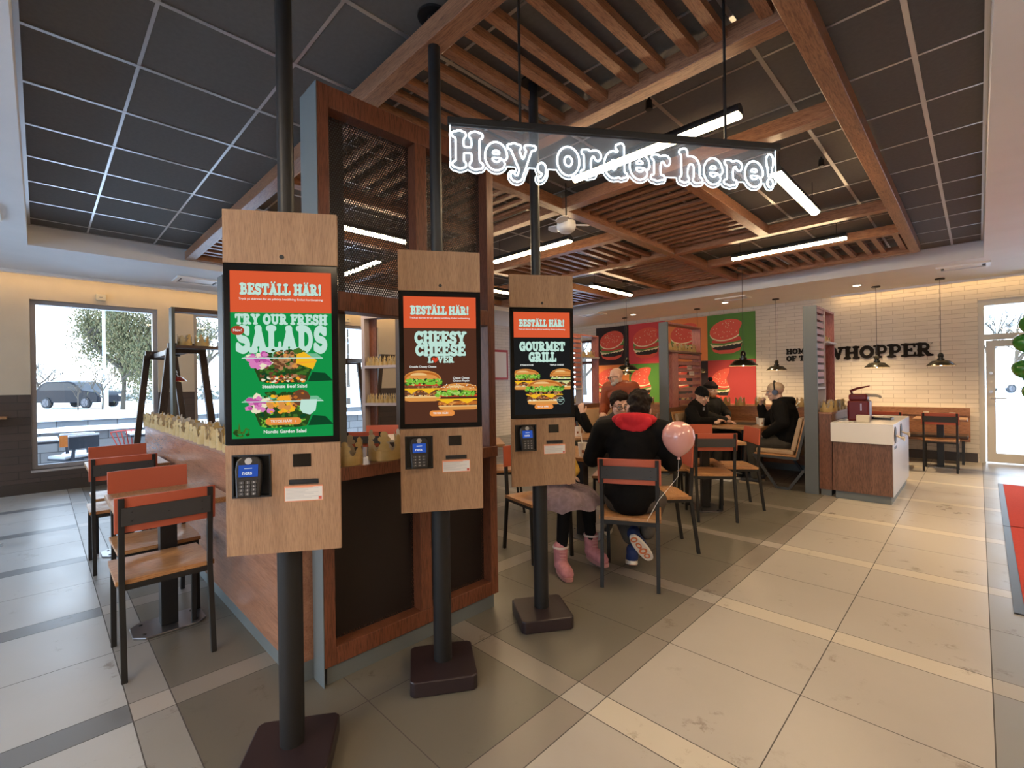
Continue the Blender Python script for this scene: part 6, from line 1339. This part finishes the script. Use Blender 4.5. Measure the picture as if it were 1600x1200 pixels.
# parked car
def car(p,a,label,col,kind='suv'):
    t=thing('parked_car' if kind=='suv' else 'parked_van',label,'car' if kind=='suv' else 'van',tuple(p),a); CP=mat('car_'+kind,col,.4,spec=.2); CG=mat('car_glass',(.015,.018,.022),.15,spec=.3); TY=mat('tyre',(.012,.012,.013),.8); RIM=mat('rim',(.10,.10,.11),.4,.6)
    if kind=='suv':
        side=[(-2.3,.35),(-2.35,.8),(-2.28,1.05),(-1.9,1.5),(-1.6,1.66),(.1,1.68),(.5,1.58),(1.15,1.12),(2.1,.98),(2.32,.75),(2.3,.35)]; win=[(-1.95,1.12),(-1.7,1.5),(-1.5,1.58),(.1,1.6),(.42,1.5),(.98,1.12)]
    else:
        side=[(-2.5,.4),(-2.5,2.1),(-2.3,2.25),(1.2,2.25),(1.5,2.1),(2.0,1.3),(2.5,1.05),(2.5,.4)]; win=[(.6,1.35),(.6,1.95),(1.35,1.95),(1.75,1.35)]
    w=.9; b=MB().rings([[(x,y*(1-.10*max(0,(z-.9)/.8)),z) for x,z in side] for y in (-w,w)]); b.build('body',CP,t,bevel=.05,seg=3,smooth=40)
    g=MB()
    for s in (-1,1): g.rings([[(x,s*(w*(1-.10*max(0,(z-.9)/.8))+e),z) for x,z in win] for e in (-.02,.006)])
    g.build('side_windows',CG,t)
    for x in (-1.4,1.42):
        for s in (-1,1):
            o=MB().tube([(x,s*.74,.35),(x,s*.93,.35)],.35,24).build('wheel',TY,t,smooth=40); r_=MB().tube([(x,s*.92,.35),(x,s*.945,.35)],.24,20)
            for k in range(5): r_.bar((x,s*.95,.35),(x+.22*math.cos(k*1.2566),s*.95,.35+.22*math.sin(k*1.2566)),.05,.02,up=(0,1,0))
            r_.build('rim',RIM,o)
    MB().box(side[-1][0]-.05,side[-1][0]+.03,-.75,-.45,.7,.85).box(side[-1][0]-.05,side[-1][0]+.03,.45,.75,.7,.85).build('headlights',EYEW,t); MB().box(-1.5,.1,-.75,.75,1.66,1.71).build('roof_snow',SNOW,t,bevel=.02) if kind=='suv' else MB().box(-.6,1.0,-.93,-.9,1.25,1.6).build('side_stripe',mat('van_stripe',(.25,.28,.3),.5),t)
vd=math.atan2(_r.y,_r.x)
car(Vector(far(126,637,30)),vd+R(-8),'black parked car seen through the left window',(.003,.004,.008)); 
car(Vector(far(1592,613,40)),vd+R(-4),'white parked van seen through the glazed door',(.7,.71,.72),'van')
# lamp post and signpost
lp=thing('lamp_post','pale thin lamp post in front of the willow outside the left window','lamp post',tuple(far(164,641,20))); PM2=mat('pale_post',(.5,.62,.64),.5); MB().cyl((0,0),.07,0,4.35,12,r2=.05).cyl((0,0),.12,0,.9,12).build('pole',PM2,lp,smooth=40); MB().box(-.35,.35,-.1,.1,4.35,4.42).build('lamp_head',PM2,lp)
sp_=thing('sign_post','small pale road sign on a post seen past the first kiosk','road sign',tuple(far(553,655,22))); MB().cyl((0,0),.05,0,1.9,10).build('pole',PM2,sp_); MB().box(-.5,.5,-.02,.02,1.0,1.5).build('plate',mat('sign_blue_grey',(.42,.55,.66),.5),sp_)
sp_.rotation_euler=(0,0,vd)
# trees
BARK=mat('bark',(.07,.055,.04),.9)
def tree(p,hgt,wid,label,cols,seed,kind='droop',name='bare_tree',n=2600):
    t=thing(name,label,'tree',tuple(p)); r=random.Random(seed); tr=MB(); tips=[]
    def br(a,d,L,rad,lv):
        b=a+d*L; tr.tube([a,a.lerp(b,.5)+Vector((r.uniform(-1,1),r.uniform(-1,1),0))*L*.06,b],[rad,rad*.8,rad*.6],6)
        if lv==0: tips.append((a,b)); return
        for k in range(4 if lv>1 else 3):
            e=Vector((r.uniform(-1,1),r.uniform(-1,1),r.uniform(.15,1.0))).normalized(); br(a.lerp(b,r.uniform(.55,1)),(d*.5+e).normalized(),L*r.uniform(.55,.75),rad*.5,lv-1)
    if kind=='cone':
        tr.tube([(0,0,0),(0,0,hgt)],[.12,.02],6)
        for i in range(60): z=hgt*r.uniform(.1,.98); a=r.uniform(0,6.28); q=wid/2*(1-z/hgt)*r.uniform(.7,1); tips.append((Vector((0,0,z)),Vector((q*math.cos(a),q*math.sin(a),z-.15*q))))
    else:
        br(Vector((0,0,0)),Vector((0,0,1)),hgt*.34,hgt*.022,3)
        s=wid/2/max(.1,max(math.hypot(b.x,b.y) for a,b in tips)); sz=hgt*.98/max(b.z for a,b in tips)
        tr.v=[(v[0]*(s if v[2]>hgt*.2 else 1),v[1]*(s if v[2]>hgt*.2 else 1),v[2]*sz) for v in tr.v]; tips=[(Vector((a.x*s,a.y*s,a.z*sz)),Vector((b.x*s,b.y*s,b.z*sz))) for a,b in tips]
    tr.build('trunk',BARK,t)
    f=MB(); ms=[mat('leaf_%d_%d_%d'%tuple(int(x*255) for x in c),c,.8) for c in cols]
    for i in range(n):
        a,b=r.choice(tips); p=a.lerp(b,r.uniform(.2,1.15)); p=p+Vector((r.gauss(0,1),r.gauss(0,1),r.gauss(0,1)))*wid*.03
        if kind=='droop': p.z-=abs(r.gauss(0,.22))*hgt*.75
        if p.z<.1: continue
        s=wid*(.0065 if kind=='droop' else .012)*r.uniform(.6,1.5); d=Vector((r.uniform(-1,1),r.uniform(-1,1),-1.6 if kind=='droop' else r.uniform(-1,1))).normalized()*s*2.2; e=Vector((r.uniform(-1,1),r.uniform(-1,1),0)).normalized()*s*.5
        f.q(p-e,p+d*.5-e*.2,p+d,p+e,mi=i%len(ms))
    f.build('foliage',ms,t,fixn=False)
G1=[(.10,.095,.035),(.15,.125,.055),(.075,.08,.035)]; G2=[(.30,.20,.10),(.22,.15,.08)]; G3=[(.035,.06,.04),(.55,.6,.66),(.05,.07,.05)]; G4=[(.10,.12,.10),(.5,.55,.6),(.16,.15,.12)]
tree(far(192,640,24),5.4,9.5,'large drooping willow outside the left window',G1,1,'droop','willow_tree',30000)
tree(far(160,640,17),1.6,1.2,'small brown leaved tree by the lamp post',G2,2,'round','small_tree',900); tree(far(122,641,16),1.2,.6,'thin young brown tree in front of the parked car',G2,3,'round','small_tree',220)
tree(far(240,636,36),5.6,2.6,'dark evergreen right of the willow',G3,4,'cone','evergreen_tree',1400); tree(far(60,634,52),5,6,'pale snowy bush behind the parked car',G4,5,'round','snowy_tree',1500)
tree(far(322,636,42),8,6,'snowy tree seen through the dark shelf frame',G4,6,'round','snowy_tree',1800); tree(far(545,640,28),7,3.4,'tall snowy tree seen between the first and second kiosk',G4,7,'cone','snowy_tree',2600); tree(far(585,640,38),7.5,3.6,'snowy tree behind the grey shelf unit',G4,8,'cone','snowy_tree',1800)
tree(far(915,630,30),6,6,'tree outside the far window behind the third kiosk',G4,9,'round','snowy_tree',1600)
for i,(px,d,w,h_) in enumerate(((1545,60,6,11),(1590,72,7,13),(1640,60,6,12))): tree(far(px,606,d),h_,w,['snowy tree at the left behind the glazed door','snowy tree above the white van','snowy tree right of the white van'][i],G4,20+i,'round','snowy_tree',2600)
hd=thing('snowy_hedge','low snowy hedge behind the parked car','hedge',tuple(far(140,628,48)),vd); r=random.Random(9); f=MB()
for i in range(2600): p=Vector((r.uniform(-16,16),r.uniform(-.8,.8),abs(r.gauss(0,.6)))); s=.22*r.uniform(.5,1.3); d=Vector((r.uniform(-1,1),r.uniform(-1,1),r.uniform(-1,1))).normalized()*s; e=d.orthogonal().normalized()*s*.5; f.q(p-e,p+d-e,p+d+e,p+e,mi=i%3)
f.build('foliage',[mat('leaf_h%d'%i,c,.8) for i,c in enumerate(G4)],hd,fixn=False)
rd=MB().box(-20,30,-2.5,2.5,0,.02).build('road',mottle(mat('slushy_road',(.35,.36,.38),.6),(.42,.43,.45),(.28,.29,.31),1.2,5),None,loc=tuple(far(1580,640,28))); rd.location.z=-.015; rd.rotation_euler=(0,0,vd); struct(rd)
